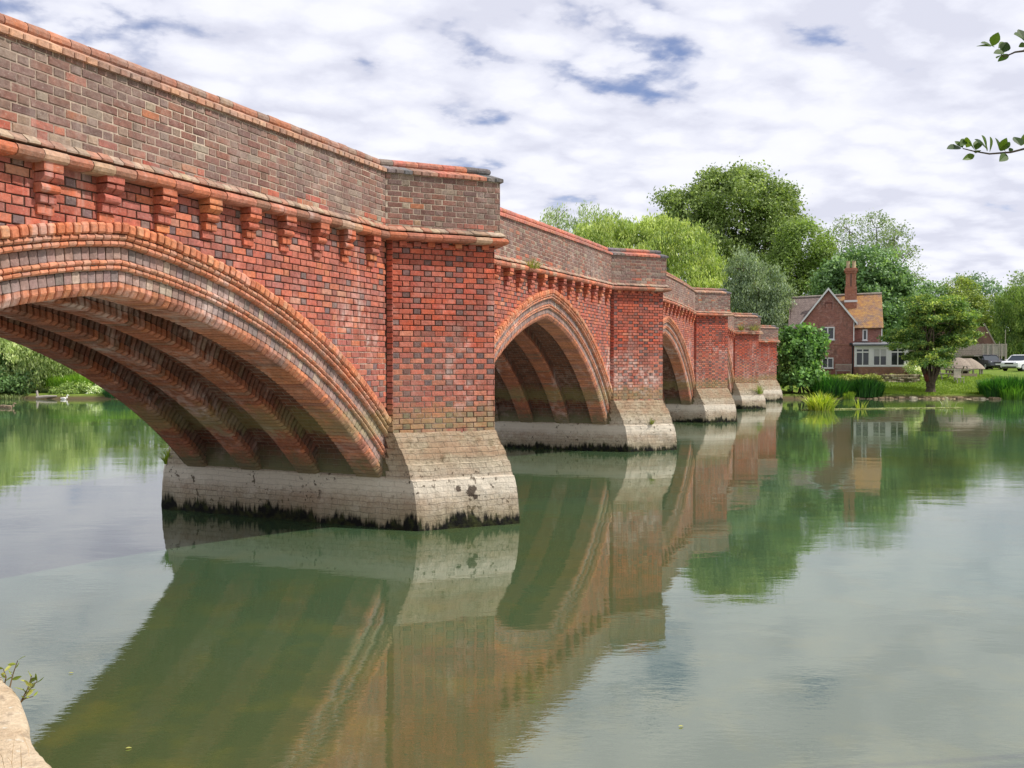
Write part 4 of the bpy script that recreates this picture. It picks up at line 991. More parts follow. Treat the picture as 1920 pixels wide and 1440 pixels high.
rquad(m, (gx1+ov*.8, YF-.22, ze-ov*.8*sg_), (gx1+ov*.8, ym, ze-ov*.8*sg_), (gxm, ym, za), (gxm, YF-.22, za))
roof = m.build('roof', M_ROOF, house)
m = MB(); m.tube([(mx0-.15, ym, zr-.1), (gxm, ym, zr), (mx1+.12, ym, zr+.07)], .1, 8); m.build('ridge_tiles', simple('ridge_clay', (.33, .29, .25), .9, .1, .3, 6), roof)
m = MB()
for sx, xe in ((-1, gx0), (1, gx1)):
    a_ = np.array((gxm, YF-.25, za+.07)); b_2 = np.array((xe+sx*ov*.85, YF-.25, ze-ov*.85*sg_+.05)); d = (b_2-a_)
    vs = []
    for q, w_ in ((a_, .2), (b_2, .2)):
        for yy in (0, .05): vs += [q+[0, yy, 0], q+[0, yy, -w_]]
    m.add(vs, [(0, 1, 5, 4), (2, 6, 7, 3), (0, 4, 6, 2), (1, 3, 7, 5), (4, 5, 7, 6), (0, 2, 3, 1)])
m.build('bargeboard', M_WHITE, house)
# chimney
m = MB(); cx0, cx1 = hx(1583.5), hx(1606); cyc = ym-.9
def cb(x0, x1, y0, y1, a_, b_3):
    for (p_, q_) in (((x0, y0), (x1, y0)), ((x1, y0), (x1, y1)), ((x1, y1), (x0, y1)), ((x0, y1), (x0, y0))):
        ln = math.dist(p_, q_); m.add([(*p_, a_), (*q_, a_), (*q_, b_3), (*p_, b_3)], [(0, 1, 2, 3)], (1, 1, 1), [(0, a_), (ln, a_), (ln, b_3), (0, b_3)])
    m.add([(x0, y0, b_3), (x1, y0, b_3), (x1, y1, b_3), (x0, y1, b_3)], [(0, 1, 2, 3)]); m.add([(x0, y0, a_), (x1, y0, a_), (x1, y1, a_), (x0, y1, a_)], [(3, 2, 1, 0)])
cb(cx0, cx1, cyc-.4, cyc+.4, hz(600), hz(534)); cb(cx0+.06, cx1-.06, cyc-.34, cyc+.34, hz(534), hz(508))
cb(cx0+.0, cx1-.0, cyc-.42, cyc+.42, hz(508), hz(504.5)); cb(cx0-.08, cx1+.08, cyc-.5, cyc+.5, hz(504.5), hz(501)); cb(cx0+.0, cx1-.0, cyc-.42, cyc+.42, hz(501), hz(498.5))
chm = m.build('chimney', proc_brick('chimney_brick', (.42, .17, .1), (.34, .14, .09), (.3, .2, .15), False, bumpd=.004), roof)
m = MB(); m.box(.5*(cx0+cx1)-.04, .5*(cx0+cx1)+.04, cyc-.345, cyc-.3, hz(534), hz(509)); m.build('chimney_recess_shade', M_DARK, house)  # dark strip on the flat stack, colouring in the shade of a recess
for xx in (cx0+.24, cx1-.24):
    m = MB(); m.tube([(xx, cyc, hz(499)), (xx, cyc, hz(496)), (xx, cyc, hz(486.5)), (xx, cyc, hz(484.5))], [.17, .15, .14, .17], 8)
    m.build('chimney_pot', simple('buff_pot', (.48, .38, .24), .8, .2, .15, 6), house)
m = MB(); m.box(cx0-.05, cx1+.05, cyc-.46, cyc-.42, hz(564), hz(560)); m.build('chimney_flashing', M_WHITE, house)
# windows
def window(x0, x1, y0, y1, yf, mull=1, parent=house, toplight=False, frame=.07, name='window', blind=False):
    X0, X1, Z1, Z0 = hx(x0), hx(x1), hz(y0), hz(y1)
    g = MB(); g.box(X0+.02, X1-.02, yf-.015, yf+.03, Z0+.02, Z1-.02); w_ = g.build(name, M_GLASS, parent)
    f_ = MB(); fr = frame
    f_.box(X0, X1, yf-.07, yf-.016, Z0, Z0+fr); f_.box(X0, X1, yf-.07, yf-.016, Z1-fr, Z1); f_.box(X0, X0+fr, yf-.068, yf-.016, Z0+fr, Z1-fr); f_.box(X1-fr, X1, yf-.068, yf-.016, Z0+fr, Z1-fr)
    for k_ in range(mull):
        xm = X0+(X1-X0)*(k_+1)/(mull+1); f_.box(xm-fr*.5, xm+fr*.5, yf-.066, yf-.016, Z0+fr, Z1-fr)
    if toplight: f_.box(X0+fr, X1-fr, yf-.064, yf-.016, Z1-.34, Z1-.24)
    f_.build('frame', M_WHITE, w_)
    s_ = MB(); s_.box(X0-.05, X1+.05, yf-.13, yf-.003, Z0-.06, Z0-.002); s_.build('sill', M_WHITE, w_)
    if blind:
        b_4 = MB(); b_4.box(X0+.08, X1-.08, yf-.035, yf-.02, Z1-.62, Z1-.08); b_4.build('blind', simple('blind_cloth', (.5, .5, .48), .9, .1, .05), w_)
    return w_
window(1539, 1564, 613, 637, YF, 1, frame=.09); window(1541, 1562.5, 670.5, 690.5, YF, 1, frame=.08); window(1616, 1625, 618, 638.5, YM, 0, frame=.09)
m = MB(); a0, a1, b0, b1 = hx(1545.5), hx(1559.5), hz(580), hz(567)
m.box(a0, a1, YF-.035, YF-.003, b1-.08, b1); m.box(a0, a0+.05, YF-.03, YF-.003, b0, b1-.08); m.box(a1-.05, a1, YF-.03, YF-.003, b0, b1-.08); m.build('blind_panel_surround', simple('dark_brick', (.12, .05, .045), .9, .1), house)
m = MB(); m.tube([(hx(1597.5), YF-.1, z0h), (hx(1597.5), YF-.1, hz(648)), (hx(1594), YF-.1, hz(645))], .05, 6); m.box(hx(1592), hx(1596), YF-.18, YF-.02, hz(647), hz(643)); m.build('drainpipe', M_DARK, house)
m = MB(); m.tube([(hx(1600), YF-.1, hz(603)), (hx(1599.5), YF-.06, hz(612)), (hx(1599.5), YF-.06, hz(640))], .035, 6); m.tube([(hx(1651), YM-.1, hz(612)), (hx(1651), YM-.06, hz(640))], .04, 6)
m.build('downpipe', M_WHITE, house)
# sunroom
sx0, sx1 = hx(1600.5), hx(1697); YS = YH-.9
m = MB(); wallquad(m, sx0, sx1, YS, z0h, hz(688)); m.add([(sx0, YS, z0h), (sx0, YM, z0h), (sx0, YM, hz(688)), (sx0, YS, hz(688))], [(0, 1, 2, 3)]); m.add([(sx1, YS, z0h), (sx1, YM+1, z0h), (sx1, YM+1, hz(688)), (sx1, YS, hz(688))], [(0, 1, 2, 3)])
m.build('sunroom_base', M_HBR, house)
m = MB(); yz = YS+.04
def fb(x0, x1, y0, y1): m.box(hx(x0), hx(x1), yz, yz+.1, hz(y1), hz(y0))
fb(1600.5, 1697, 649.5, 654); fb(1600.5, 1697, 686, 688.2)
for a_, b_3 in ((1600.5, 1603), (1628, 1634), (1659, 1665), (1690.5, 1697)): fb(a_, b_3, 654, 686)
srf = m.build('sunroom_frame', M_WHITE, house)
for a_, b_3, tl, bd in ((1603, 1628, True, False), (1634, 1659, False, True), (1665, 1690.5, True, False)):
    window(a_, b_3, 654, 686, yz+.1, 1, srf, tl, .08, 'sunroom_window', bd)
for xx, yy0, yy1 in ((sx0, YS+.05, YM), (sx1-.08, YS+.05, YM+1)): m = MB(); m.box(xx, xx+.08, yy0+.12, yy1, hz(688), hz(649.5)); m.build('sunroom_side', M_WHITE, house)
m = MB(); m.add([(sx0-.12, YS-.2, hz(649)), (sx1+.12, YS-.2, hz(649)), (sx1+.12, YM+1, hz(644)), (sx0-.12, YM+.0, hz(644)), (sx0-.12, YS-.2, hz(646.5)), (sx1+.12, YS-.2, hz(646.5)), (sx1+.12, YM+1, hz(641)), (sx0-.12, YM, hz(641))], [(3, 2, 1, 0), (4, 5, 6, 7), (0, 1, 5, 4), (1, 2, 6, 5), (2, 3, 7, 6), (3, 0, 4, 7)])
m.build('sunroom_roof', M_LEAD, house)
# bench below the windows
bench = empty('garden_bench', (hx(1577), YH-.9, hz(705)), 'weathered wooden slatted bench against the cottage wall under the lower window', 'bench')
bx0, bx1, by_, bz_ = hx(1563), hx(1591), YH-.9, hz(705)
m = MB()
for k_ in range(14):
    x = bx0+.06+(bx1-bx0-.12)*k_/13; m.box(x-.02, x+.02, by_+.0, by_+.03, bz_+.46, bz_+.88)
m.box(bx0, bx1, by_-.005, by_+.04, bz_+.88, bz_+.95); m.box(bx0, bx1, by_-.005, by_+.04, bz_+.40, bz_+.46); m.build('backrest', M_WOODG, bench)
m = MB()
for k_ in range(4): m.box(bx0, bx1, by_-.48+k_*.12, by_-.39+k_*.12, bz_+.40, bz_+.43)
m.build('seat', M_WOODG, bench)
for x in (bx0+.02, bx1-.08):
    for y in (by_-.46, by_-.04): m = MB(); m.box(x, x+.06, y, y+.06, bz_-.1, bz_+.398 if y < by_-.2 else bz_+.88); m.build('leg', M_WOODG, bench)
    m = MB(); m.box(x-.01, x+.07, by_-.5, by_-.01, bz_+.62, bz_+.66); m.build('armrest', M_WOODG, bench)
house.rotation_euler = (0, 0, R(-21)); house.scale = (.94, 1, 1)
bench.rotation_euler = (0, 0, R(-21))
bench.location = (bench.location.x-.35, bench.location.y-.45, bench.location.z)
# low planted bank in front of the cottage
tree('border_hedge', 'low yellow green clipped hedge along the terrace in front of the cottage', 'hedge', np.array((hx(1600), 62, 1.0)),
     [((hx(1545+i*12), 62+.2*math.sin(i), 1.25+.05*math.sin(i*2)), (.45, .3, .26)) for i in range(10)], [(132, 142, 60), (112, 124, 52), (150, 156, 74)], clr=.16, leaf=.1, dens=30, trunk=.03, twigs=False)
# dry stone wall
def stones(name, label, x0, x1, Y, z0, z1, sz, cols, depth=.35, cat='wall', top=None):
    m = MB(); z = z0
    while z < z1:
        h_ = sz*rng.uniform(.55, .9); x = x0
        while x < x1:
            w_ = sz*rng.uniform(.8, 1.9); c = tuple(np.array(lin(cols[rng.integers(len(cols))]))*rng.uniform(.75, 1.15)); dd = rng.uniform(-.04, .04)
            m.box(x+.01, min(x+w_, x1)-.01, Y+dd, Y+depth+dd, z+.008, z+h_-.004, c, bev=.03); x += w_
        z += h_
    return tag(m.build(name, simple(name+'_stone', None, .95, .1, .3, 9, .02, usecol=True), loc=(x0, Y, z0)), label, cat)
stones('dry_stone_wall', 'low dry stone garden wall between the sunroom and the lawn tree', wl(1655, 61.5)[0], wl(1726, 61.5)[0], 61.5, .75, 1.42, .22, [(176, 164, 140), (150, 136, 112), (196, 186, 162), (124, 112, 92)])
m = MB(); x = 21.5; rr_ = random.Random(4)
while x < 38:
    w_ = rr_.uniform(.15, .5); by = bankY(x+w_/2)-.35; c = tuple(np.array(lin(rr_.choice([(196, 180, 150), (170, 152, 122), (150, 132, 106), (206, 194, 166)])))*rr_.uniform(.6, .9)); h_ = rr_.uniform(.02, .17)
    m.box(x, x+w_-.02, by-.15+rr_.uniform(-.16, .16), by+.7, -.3, h_, c, bev=.07); x += w_
tag(m.build('stone_river_edging', simple('edging_stone', None, .95, .1, .35, 5, .03, usecol=True), loc=(29, 55.3, 0)), 'rough pale stone edging along the far water edge below the lawn', 'edging')
# white rose bush
tree('rose_bush', 'bush with creamy white flowers beside the sunroom corner', 'bush', base(1712, 62.5), [lobe(1712, 690, 62.5, 13, 14), lobe(1722, 698, 62.5, 9, 9)], [(206, 206, 176), (112, 134, 70), (140, 158, 96)], clr=.22, leaf=.14, dens=30, trunk=.04, twigs=False)
# ------------------------------------------------------------------ thatched shelter
YG = 68.; kG = YG/1556
def gx(x): return (x-960)*kG
def gzz(y): return EYE+(685-y)*kG
M_THATCH = simple('thatch', (.30, .25, .20), .95, .1, .35, 18, .04)
sh_ = empty('thatched_shelter', (gx(1806), YG, gzz(703)), 'open sided garden shelter with round thatched roof behind the lawn tree', 'shelter')
m = MB()
for cxx, w_, hp in ((1797, 33, 671), (1814, 30, 674)):
    rr2 = [(1.0, gzz(692)), (.98, gzz(690)), (.8, gzz(684)), (.5, gzz(677)), (.22, gzz(672)), (.02, gzz(hp-.5))]
    n_ = 18; vs = []
    for f_, z_ in rr2:
        for k_ in range(n_):
            t = 6.283*k_/n_; q = w_*kG*f_*(1+.03*math.sin(k_*5)); vs.append((gx(cxx)+q*math.cos(t), YG+q*.9*math.sin(t), z_))
    fs = [(j*n_+k_, j*n_+(k_+1) % n_, (j+1)*n_+(k_+1) % n_, (j+1)*n_+k_) for j in range(len(rr2)-1) for k_ in range(n_)]+[tuple(range(n_-1, -1, -1))]
    m.add(vs, fs)
m.build('roof', M_THATCH, sh_)
for x, dy in ((1772, -.2), (1786, -.9), (1812, -1.0), (1826, -.9), (1840, -.1), (1790, .8), (1822, .8)):
    m = MB(); m.tube([(gx(x), YG+dy, gzz(712)), (gx(x), YG+dy, gzz(690))], .07, 7); m.build('post', M_WOODG, sh_)
m = MB(); m.box(gx(1786), gx(1812), YG-.2, YG+.2, gzz(708), gzz(697)); m.box(gx(1784), gx(1814), YG-.3, YG+.3, gzz(697), gzz(695.8)); m.build('bar_counter', simple('dark_timber', (.07, .05, .04), .8, .2), sh_)
scr = MB()
for k_ in range(40):
    x = wl(1783, 63)[0]+(wl(1832, 63)[0]-wl(1783, 63)[0])*k_/40; scr.box(x, x+.048, 63.0, 63.04+.01*(k_ % 2), .95, 1.62+.03*math.sin(k_*2.3))
tag(scr.build('willow_screen', simple('tan_screen', (.33, .26, .19), .95, .1, .25, 20), loc=(wl(1808, 63)[0], 63, 1)), 'low tan woven screen standing on the lawn before the thatched shelter', 'screen')
# picnic table
def picnic(x, Y, label):
    r0 = empty('picnic_table', (x, Y, ground_z(x, Y)), label, 'table'); z = ground_z(x, Y)
    m = MB()
    for k_ in range(5): m.box(x-.75, x+.75, Y-.36+k_*.145, Y-.23+k_*.145, z+.72, z+.76)
    m.build('table_top', M_WOODG, r0)
    for sy in (-1, 1):
        m = MB(); m.box(x-.75, x+.75, Y+sy*.66-.12, Y+sy*.66+.12, z+.43, z+.47); m.build('seat', M_WOODG, r0)
    for sx in (-.5, .5):
        m = MB(); m.tube([(x+sx, Y-.62, z-.05), (x+sx, Y-.2, z+.72)], .05, 4); m.tube([(x+sx, Y+.62, z-.05), (x+sx, Y+.2, z+.72)], .05, 4); m.box(x+sx-.04, x+sx+.04, Y-.75, Y+.75, z+.36, z+.429); m.build('leg', M_WOODG, r0)
picnic(wl(1772, 62)[0], 62., 'grey wooden picnic table on the lawn just right of the tree trunk')
picnic(wl(1800, 66)[0]-.3, 65.6, 'picnic table half hidden behind the low tan screen')
# garden chair
x, Y = wl(1798, 60.5)[0], 60.5; z = ground_z(x, Y)
ch = empty('garden_chair', (x, Y, z), 'pale wooden slatted garden chair on the lawn in front of the tan screen', 'chair')
M_PW = simple('pale_timber', (.5, .46, .38), .8, .2, .15, 12)
m = MB()
for k_ in range(7): m.box(x-.26+k_*.077, x-.2+k_*.077, Y+.2, Y+.23, z+.42, z+.98)
m.box(x-.28, x+.28, Y+.19, Y+.24, z+.94, z+1.0); m.build('backrest', M_PW, ch)
m = MB(); m.box(x-.28, x+.28, Y-.26, Y+.2, z+.38, z+.42); m.build('seat', M_PW, ch)
for sx in (-.25, .22):
    for sy in (-.24, .18): m = MB(); m.box(x+sx, x+sx+.045, Y+sy, Y+sy+.045, z-.05, z+.379); m.build('leg', M_PW, ch)
# ------------------------------------------------------------------ timber boathouse with balcony
YD = 96.; kD = YD/1556
def dx(x): return (x-960)*kD
def dz(y): return EYE+(685-y)*kD
YD2 = YD-2.6
def ex(x): return (x-960)*YD2/1556
def ez(y): return EYE+(685-y)*YD2/1556
bo = empty('timber_lodge', (dx(1840), YD, dz(703)), 'timber lodge with railed upper balcony on posts left of the white car', 'building')
M_CLAD = simple('timber_cladding', (.27, .24, .20), .9, .15, .25, 6, .01)
m = MB(); m.box(dx(1745), dx(1843), YD, YD+6, dz(712), dz(645))
for k_ in range(12): zz_ = dz(700)+k_*.24; m.box(dx(1745)-.02, dx(1843)+.02, YD-.03, YD, zz_, zz_+.2)
m.build('wall', M_CLAD, bo)
m = MB(); xr0, xr1, xa = dx(1735), dx(1878), dx(1838)
m.add([(dx(1740), YD+.5, dz(645)), (dx(1872), YD+.5, dz(645)), (dx(1850), YD+.5, dz(612)), (dx(1750), YD+.5, dz(612)), (dx(1740), YD+7, dz(645)), (dx(1872), YD+7, dz(645)), (dx(1850), YD+7, dz(612)), (dx(1750), YD+7, dz(612))],
      [(0, 1, 2, 3), (7, 6, 5, 4), (1, 5, 6, 2), (0, 3, 7, 4), (3, 2, 6, 7), (0, 4, 5, 1)])
m.build('roof', simple('brown_shingle', (.15, .09, .07), .9, .1, .3, 8, .02), bo)
m = MB(); m.tube([(dx(1847), YD+.3, dz(607)), (dx(1869), YD+.3, dz(646))], .1, 4); m.build('bargeboard', M_WOODG, bo)
m = MB(); m.box(ex(1826), ex(1886), YD-2.6, YD, ez(668), ez(666)); m.box(ex(1842), ex(1886), YD-2.62, YD-2.55, ez(646.5), ez(645)); m.build('balcony_floor', M_WOODG, bo)
m = MB(); n_ = 40
for k_ in range(n_): xx = ex(1842.5)+(ex(1885.5)-ex(1842.5))*k_/(n_-1); m.box(xx-.018, xx+.018, YD-2.6, YD-2.57, ez(666), ez(646.5))
m.build('railing', simple('pale_rail', (.44, .40, .36), .85, .2, .2, 9), bo)
for xq, zt_ in ((1842, 644.5), (1850.5, 644.5), (1860.5, 644.5), (1877, 644.5), (1886, 644.5)):
    m = MB(); m.box(ex(xq)-.06, ex(xq)+.06, YD-2.66, YD-2.54, ez(708), ez(zt_)); m.build('post', M_WOODG, bo)
m = MB(); m.box(ex(1842), ex(1861), YD-2.6, YD-2.54, ez(692), ez(690)); m.tube([(ex(1842), YD-2.5, ez(678)), (ex(1834), YD-2.5, ez(668))], .05, 4); m.tube([(ex(1850), YD-2.5, ez(676)), (ex(1854), YD-2.5, ez(668))], .05, 4); m.tube([(ex(1861), YD-2.5, ez(676)), (ex(1865), YD-2.5, ez(668))], .05, 4); m.build('brace', M_WOODG, bo)
# ------------------------------------------------------------------ cars
def car(name, label, loc, yaw, colr, group=None):
    """local x forward, y left; about 4.5 m"""
    cr = D.objects.new(name, None); COL.objects.link(cr); cr.location = loc; cr.rotation_euler = (0, 0, yaw); tag(cr, label, 'car', group)
    cr.empty_display_size = .2; ORG[cr.name] = np.zeros(3)
    paint, t, b = newmat(name+'_paint', .25, .5); b.inputs['Base Color'].default_value = (*colr, 1); b.inputs['Coat Weight'].default_value = .5
    def loft(secs, mat, nm, closed_ends=True):
        vs = []; K = len(secs[0][1])
        for x, prof in secs: vs += [(x, y, z) for y, z in prof]
        fs = [(i*K+k_, i*K+(k_+1) % K, (i+1)*K+(k_+1) % K, (i+1)*K+k_) for i in range(len(secs)-1) for k_ in range(K)]
        fs += [tuple(range(K-1, -1, -1)), tuple(range((len(secs)-1)*K, len(secs)*K))]
        m = MB(); m.add(vs, fs); return m.build(nm, mat, cr)
    def sec(w, zb, zt, sh=.92, rb=.08): return [(-w*.9, zb), (w*.9, zb), (w, zb+rb), (w, zb+(zt-zb)*.6), (w*.97, zt-.05), (w*sh, zt), (-w*sh, zt), (-w*.97, zt-.05), (-w, zb+(zt-zb)*.6), (-w, zb+rb)]
    body = loft([(2.25, sec(.72, .42, .72)), (2.2, sec(.84, .32, .86)), (1.95, sec(.9, .26, .96)), (1.2, sec(.92, .25, 1.03)), (.9, sec(.92, .25, 1.05)), (-1.6, sec(.92, .25, 1.06)), (-2.1, sec(.9, .27, 1.03)), (-2.22, sec(.84, .35, .95))], paint, 'body')
    gl = glass_mat(name+'_glass', (.05, .06, .07))
    def cs(w0, w1, z0, z1): return [(-w0, z0), (w0, z0), (w1, z1), (-w1, z1)]
    loft([(1.05, cs(.82, .82, 1.0, 1.02)), (.35, cs(.84, .70, 1.0, 1.56)), (-1.6, cs(.84, .70, 1.0, 1.58)), (-2.05, cs(.8, .74, 1.0, 1.1))], gl, 'windows')
    loft([(.42, cs(.70, .66, 1.545, 1.57)), (.2, cs(.73, .64, 1.55, 1.63)), (-1.5, cs(.73, .64, 1.55, 1.65)), (-1.75, cs(.7, .64, 1.5, 1.57))], paint, 'roof')
    for sy in (-1, 1):
        m = MB()
        for xa_, xb_ in (((1.08, 1.0), (.36, 1.57)), ((-.35, 1.04), (-.4, 1.57)), ((-1.25, 1.04), (-1.35, 1.57)), ((-2.05, 1.04), (-1.62, 1.57))):
            m.tube([(xa_[0], sy*.845, xa_[1]), (xb_[0], sy*.715, xb_[1])], .035, 5)
        m.build('pillar', paint, cr)
        m = MB(); m.box(1.95, 2.2, sy*.80-.14*(sy > 0)-.0, sy*.80+.14*(sy < 0)+.0, .70, .86, bev=.03) if False else m.tube([(2.12, sy*.66, .76), (2.22, sy*.64, .76)], [.12, .1], 10); m.build('headlight', simple(name+'_lamp', (.7, .72, .74), .15, .6, .02), cr)
        m = MB(); m.box(.75, .95, sy*1.0-.09, sy*1.0+.09, 1.02, 1.16, bev=.03); m.build('wing_mirror', paint, cr)
        for xx in (1.38, -1.38):
            m = MB(); n_ = 18; c0 = np.array([xx, sy*.80, .36])
            m.tube([c0-[0, .12, 0], c0-[0, .09, 0], c0+[0, .09, 0], c0+[0, .12, 0]], [.32, .36, .36, .32], n_); w_ = m.build('wheel', simple(name+'_tyre', (.02, .02, .02), .9, .1), cr)
            m = MB(); m.tube([c0+[0, sy*.121, 0], c0+[0, sy*.14, 0]], [.22, .19], 12); m.build('hub', simple(name+'_alloy', (.4, .4, .42), .3, .5), w_)
    m = MB(); m.box(2.19, 2.26, -.42, .42, .66, .82, bev=.02); m.build('grille', M_DARK, cr)
    m = MB(); m.box(2.16, 2.27, -.7, .7, .34, .46, bev=.02); m.build('lower_intake', M_DARK, cr)
    m = MB(); m.box(2.262, 2.275, -.26, .26, .50, .61); m.build('number_plate', M_WHITE, cr)
    return cr
cx_, cY = wl(1896, 88)[0], 88.
car('parked_car', 'white estate car parked facing the river at the right edge of the lawn', (51.0, 83.2, ground_z(51.0, 83.2)+.02), R(-148), (.75, .76, .78))
cx_, cY = wl(1857, 93)[0], 93.
car('parked_car', 'dark car parked under the balcony behind the white car', (cx_, cY+.5, ground_z(cx_, cY)), R(-95), (.05, .05, .07))
# masts behind the cars
for x, yt, lab in ((1873, 640, 'thin pole standing beside the lodge balcony, left of two'), (1884, 618, 'taller thin pole behind the lodge balcony, right of two')):
    m = MB(); q = np.array(wl(x, 92.)); q[2] = 1.5; m.tube([q, (q[0], q[1], EYE+(685-yt)*92/1556)], [.05, .03], 6); m.tube([q-[0, 0, .2], q+[0, 0, .25]], [.09, .09], 6)
    tag(m.build('thin_pole', M_WOODG, loc=q), lab, 'pole')
# ------------------------------------------------------------------ weeds on the bridge
WEED = [(150, 156, 70), (124, 140, 62), (170, 168, 92)]
def weed(label, s_, p_, z_, n_=60, h=.2, r_=.08, cols=WEED, lean=.8):
    clump('weed_tuft', label, 'weed', np.array(W(s_, p_, z_)), r_, r_, n_, h, .014, cols, 'weeds growing on the bridge', lean=lean)
weed('yellowish weed growing in the angle behind the nearest cutwater parapet', 12.35, -5.78, 4.2, 90, .32, .07)
weed('green weed tuft on the string course over the second arch', 14.9, -5.80, ZP[1]+.15, 90, .2, .14)
weed('small weed on the ledge of the second pier foot', S[2]+.55, -5.0, .70, 50, .16, .05)
weed('weed hanging on the string course of the fourth pier, left of two', S[4]+.15, -5.6, ZP[4]+.2, 90, .35, .12)
weed('wide weed tuft on the string course of the fourth pier, right of two', S[4]+.75, -5.05, ZP[4]+.2, 160, .4, .25)
weed('yellow green weed on the sloping foot of the fourth pier', S[4]+.9, -4.75, .75, 120, .5, .15, [(150, 170, 60), (120, 150, 50)])
weed('green weed at the far upstream corner of the nearest pier foot', S[1]+.10, -10.0, .70, 120, .24, .07, [(160, 180, 50), (130, 156, 44)])
# ------------------------------------------------------------------ foreground quay edge and plants
def gp(x, y, z):
    pit = R(1.29); a_ = (x-960)/1556; b_3 = (720-y)/1556; r_ = np.array([a_, math.cos(pit)+b_3*math.sin(pit), -math.sin(pit)+b_3*math.cos(pit)])
    t = (z-EYE)/r_[2]; return r_*t+np.array([0, 0, EYE])
QZ = .62
edge = [gp(x, y, QZ) for x, y in ((-260, 1120), (-120, 1170), (-40, 1225), (0, 1262), (22, 1284), (38, 1310), (47, 1338), (52, 1365), (60, 1386), (74, 1408), (90, 1425), (108, 1443), (150, 1490), (230, 1560))]
edge.append(np.array([-.6, .9, QZ])); edge.append(np.array([1.5, .5, QZ]))
back = [np.array([q[0]-3.5, min(q[1]-1.5, .2) if i > 3 else q[1]-1, QZ]) for i, q in enumerate(edge)]
m = MB(); nE = len(edge)
# resample edge for irregularity
ed = []
for i in range(nE-1):
    for k_ in range(8): ed.append(edge[i]*(1-k_/8)+edge[i+1]*k_/8)
ed.append(edge[-1]); ed = np.array(ed); tdir = np.gradient(ed, axis=0); nrm_ = unit(np.stack([tdir[:, 1], -tdir[:, 0], np.zeros(len(ed))], 1))
if (nrm_[20]).dot(np.array([1, .3, 0])) < 0: nrm_ = -nrm_
rows = []
import mathutils
for (inn, dz_) in ((-2.6, .02), (-1.5, .015), (-.8, .01), (-.4, .008), (-.2, .004), (-.08, .002), (-.025, -.002), (0, -.022), (.01, -.06), (.0, -.25), (-.02, -.9)):
    row = []
    for i, q in enumerate(ed):
        v = q+nrm_[i]*inn; nn_ = mathutils.noise.noise(Vector(v*4))*.012+mathutils.noise.noise(Vector(v*15))*.004
        row.append(v+np.array([nn_*.5, nn_*.5, dz_+nn_]))
    rows.append(row)
K = len(ed); m.add([v for r_ in rows for v in r_], [(j*K+i, j*K+i+1, (j+1)*K+i+1, (j+1)*K+i) for j in range(len(rows)-1) for i in range(K-1)])
mq, t, b_ = newmat('quay_stone', .9, .2); pos = geo(t)
f1 = noise(t, pos, 5, 6, .65); f2 = noise(t, pos, 45, 4, .7)
c = ramp(t, f1, [(.3, (.42, .31, .20)), (.5, (.56, .45, .31)), (.7, (.62, .52, .38))]); c = mixc(t, 1, c, ramp(t, f2, [(.3, .78), (.7, 1.15)]), 'MULTIPLY')
c = mixc(t, ramp(t, noise(t, pos, 11, 5, .7), [(.56, 0), (.66, .55)]), c, (.24, .19, .14))
c = mixc(t, ramp(t, noise(t, mapping(t, pos, (1, 1, 1), (7, 2, 1)), 18, 3, .6), [(.64, 0), (.68, .8)]), c, (.62, .60, .50))
t.links.new(c, b_.inputs['Base Color']); bump(t, b_, mth(t, 'ADD', f1, f2), .9, .014)
quay = m.build('stone_quay_edge', mq, loc=edge[5], smooth=True); tag(quay, 'pale cream curved stone edge at the bottom left corner of the view', 'stone edge')
def leafy(m, pos_, dirv, length, width, c, nrmv=None):
    """one leaf: pointed oval, slightly folded"""
    d = np.array(dirv, float); d /= np.linalg.norm(d); n0 = np.array(nrmv if nrmv is not None else rng.normal(size=3)); s_ = np.cross(d, n0); s_ /= np.linalg.norm(s_)+1e-9; up_ = np.cross(s_, d)
    ts = (0, .15, .35, .55, .75, .9, 1.0); ws = (.03, .55, .95, 1.0, .72, .35, .0); vs = []
    for t, w_ in zip(ts, ws):
        c0 = np.array(pos_)+d*length*t-up_*length*.06*t*t; vs += [c0-s_*width*.5*w_+up_*width*.14*w_, c0, c0+s_*width*.5*w_+up_*width*.14*w_]
    fs = [(3*i, 3*i+1, 3*i+4, 3*i+3) for i in range(6)]+[(3*i+1, 3*i+2, 3*i+5, 3*i+4) for i in range(6)]
    m.add(vs, fs, c)
M_STEM = simple('stem_brown', (.12, .08, .04), .8, .2)
def plant_at(label, stems, Yz, name='bank_plant'):
    o_ = empty(name, stems[0][0][0], label, 'plant'); lm = MB(); sm_ = MB()
    for pts, n_, L_ in stems:
        sm_ = MB(); pts = [np.array(p_) for p_ in pts]; sm_.tube(pts, [.004, .003, .002][:len(pts)] if len(pts) == 3 else [.004]*len(pts), 5); sm_.build('stem', M_STEM, o_)
        for k_ in range(n_):
            t = .3+.7*k_/max(1, n_-1); i = min(int(t*(len(pts)-1)), len(pts)-2); f_ = t*(len(pts)-1)-i; q = pts[i]*(1-f_)+pts[i+1]*f_
            ang = k_*2.4+rng.random(); dv = np.array([math.cos(ang), math.sin(ang), .3+.4*rng.random()])
            c = lin([(150, 164, 70), (120, 138, 56), (96, 110, 50), (176, 178, 96)][rng.integers(4)]); leafy(lm, q, dv, L_*.8*(.7+.6*rng.random()), L_*.34, c)
    lm.build('leaves', M_LEAF, o_); return o_
e0 = gp(18, 1290, QZ-.05); e1 = gp(38, 1318, QZ-.06)
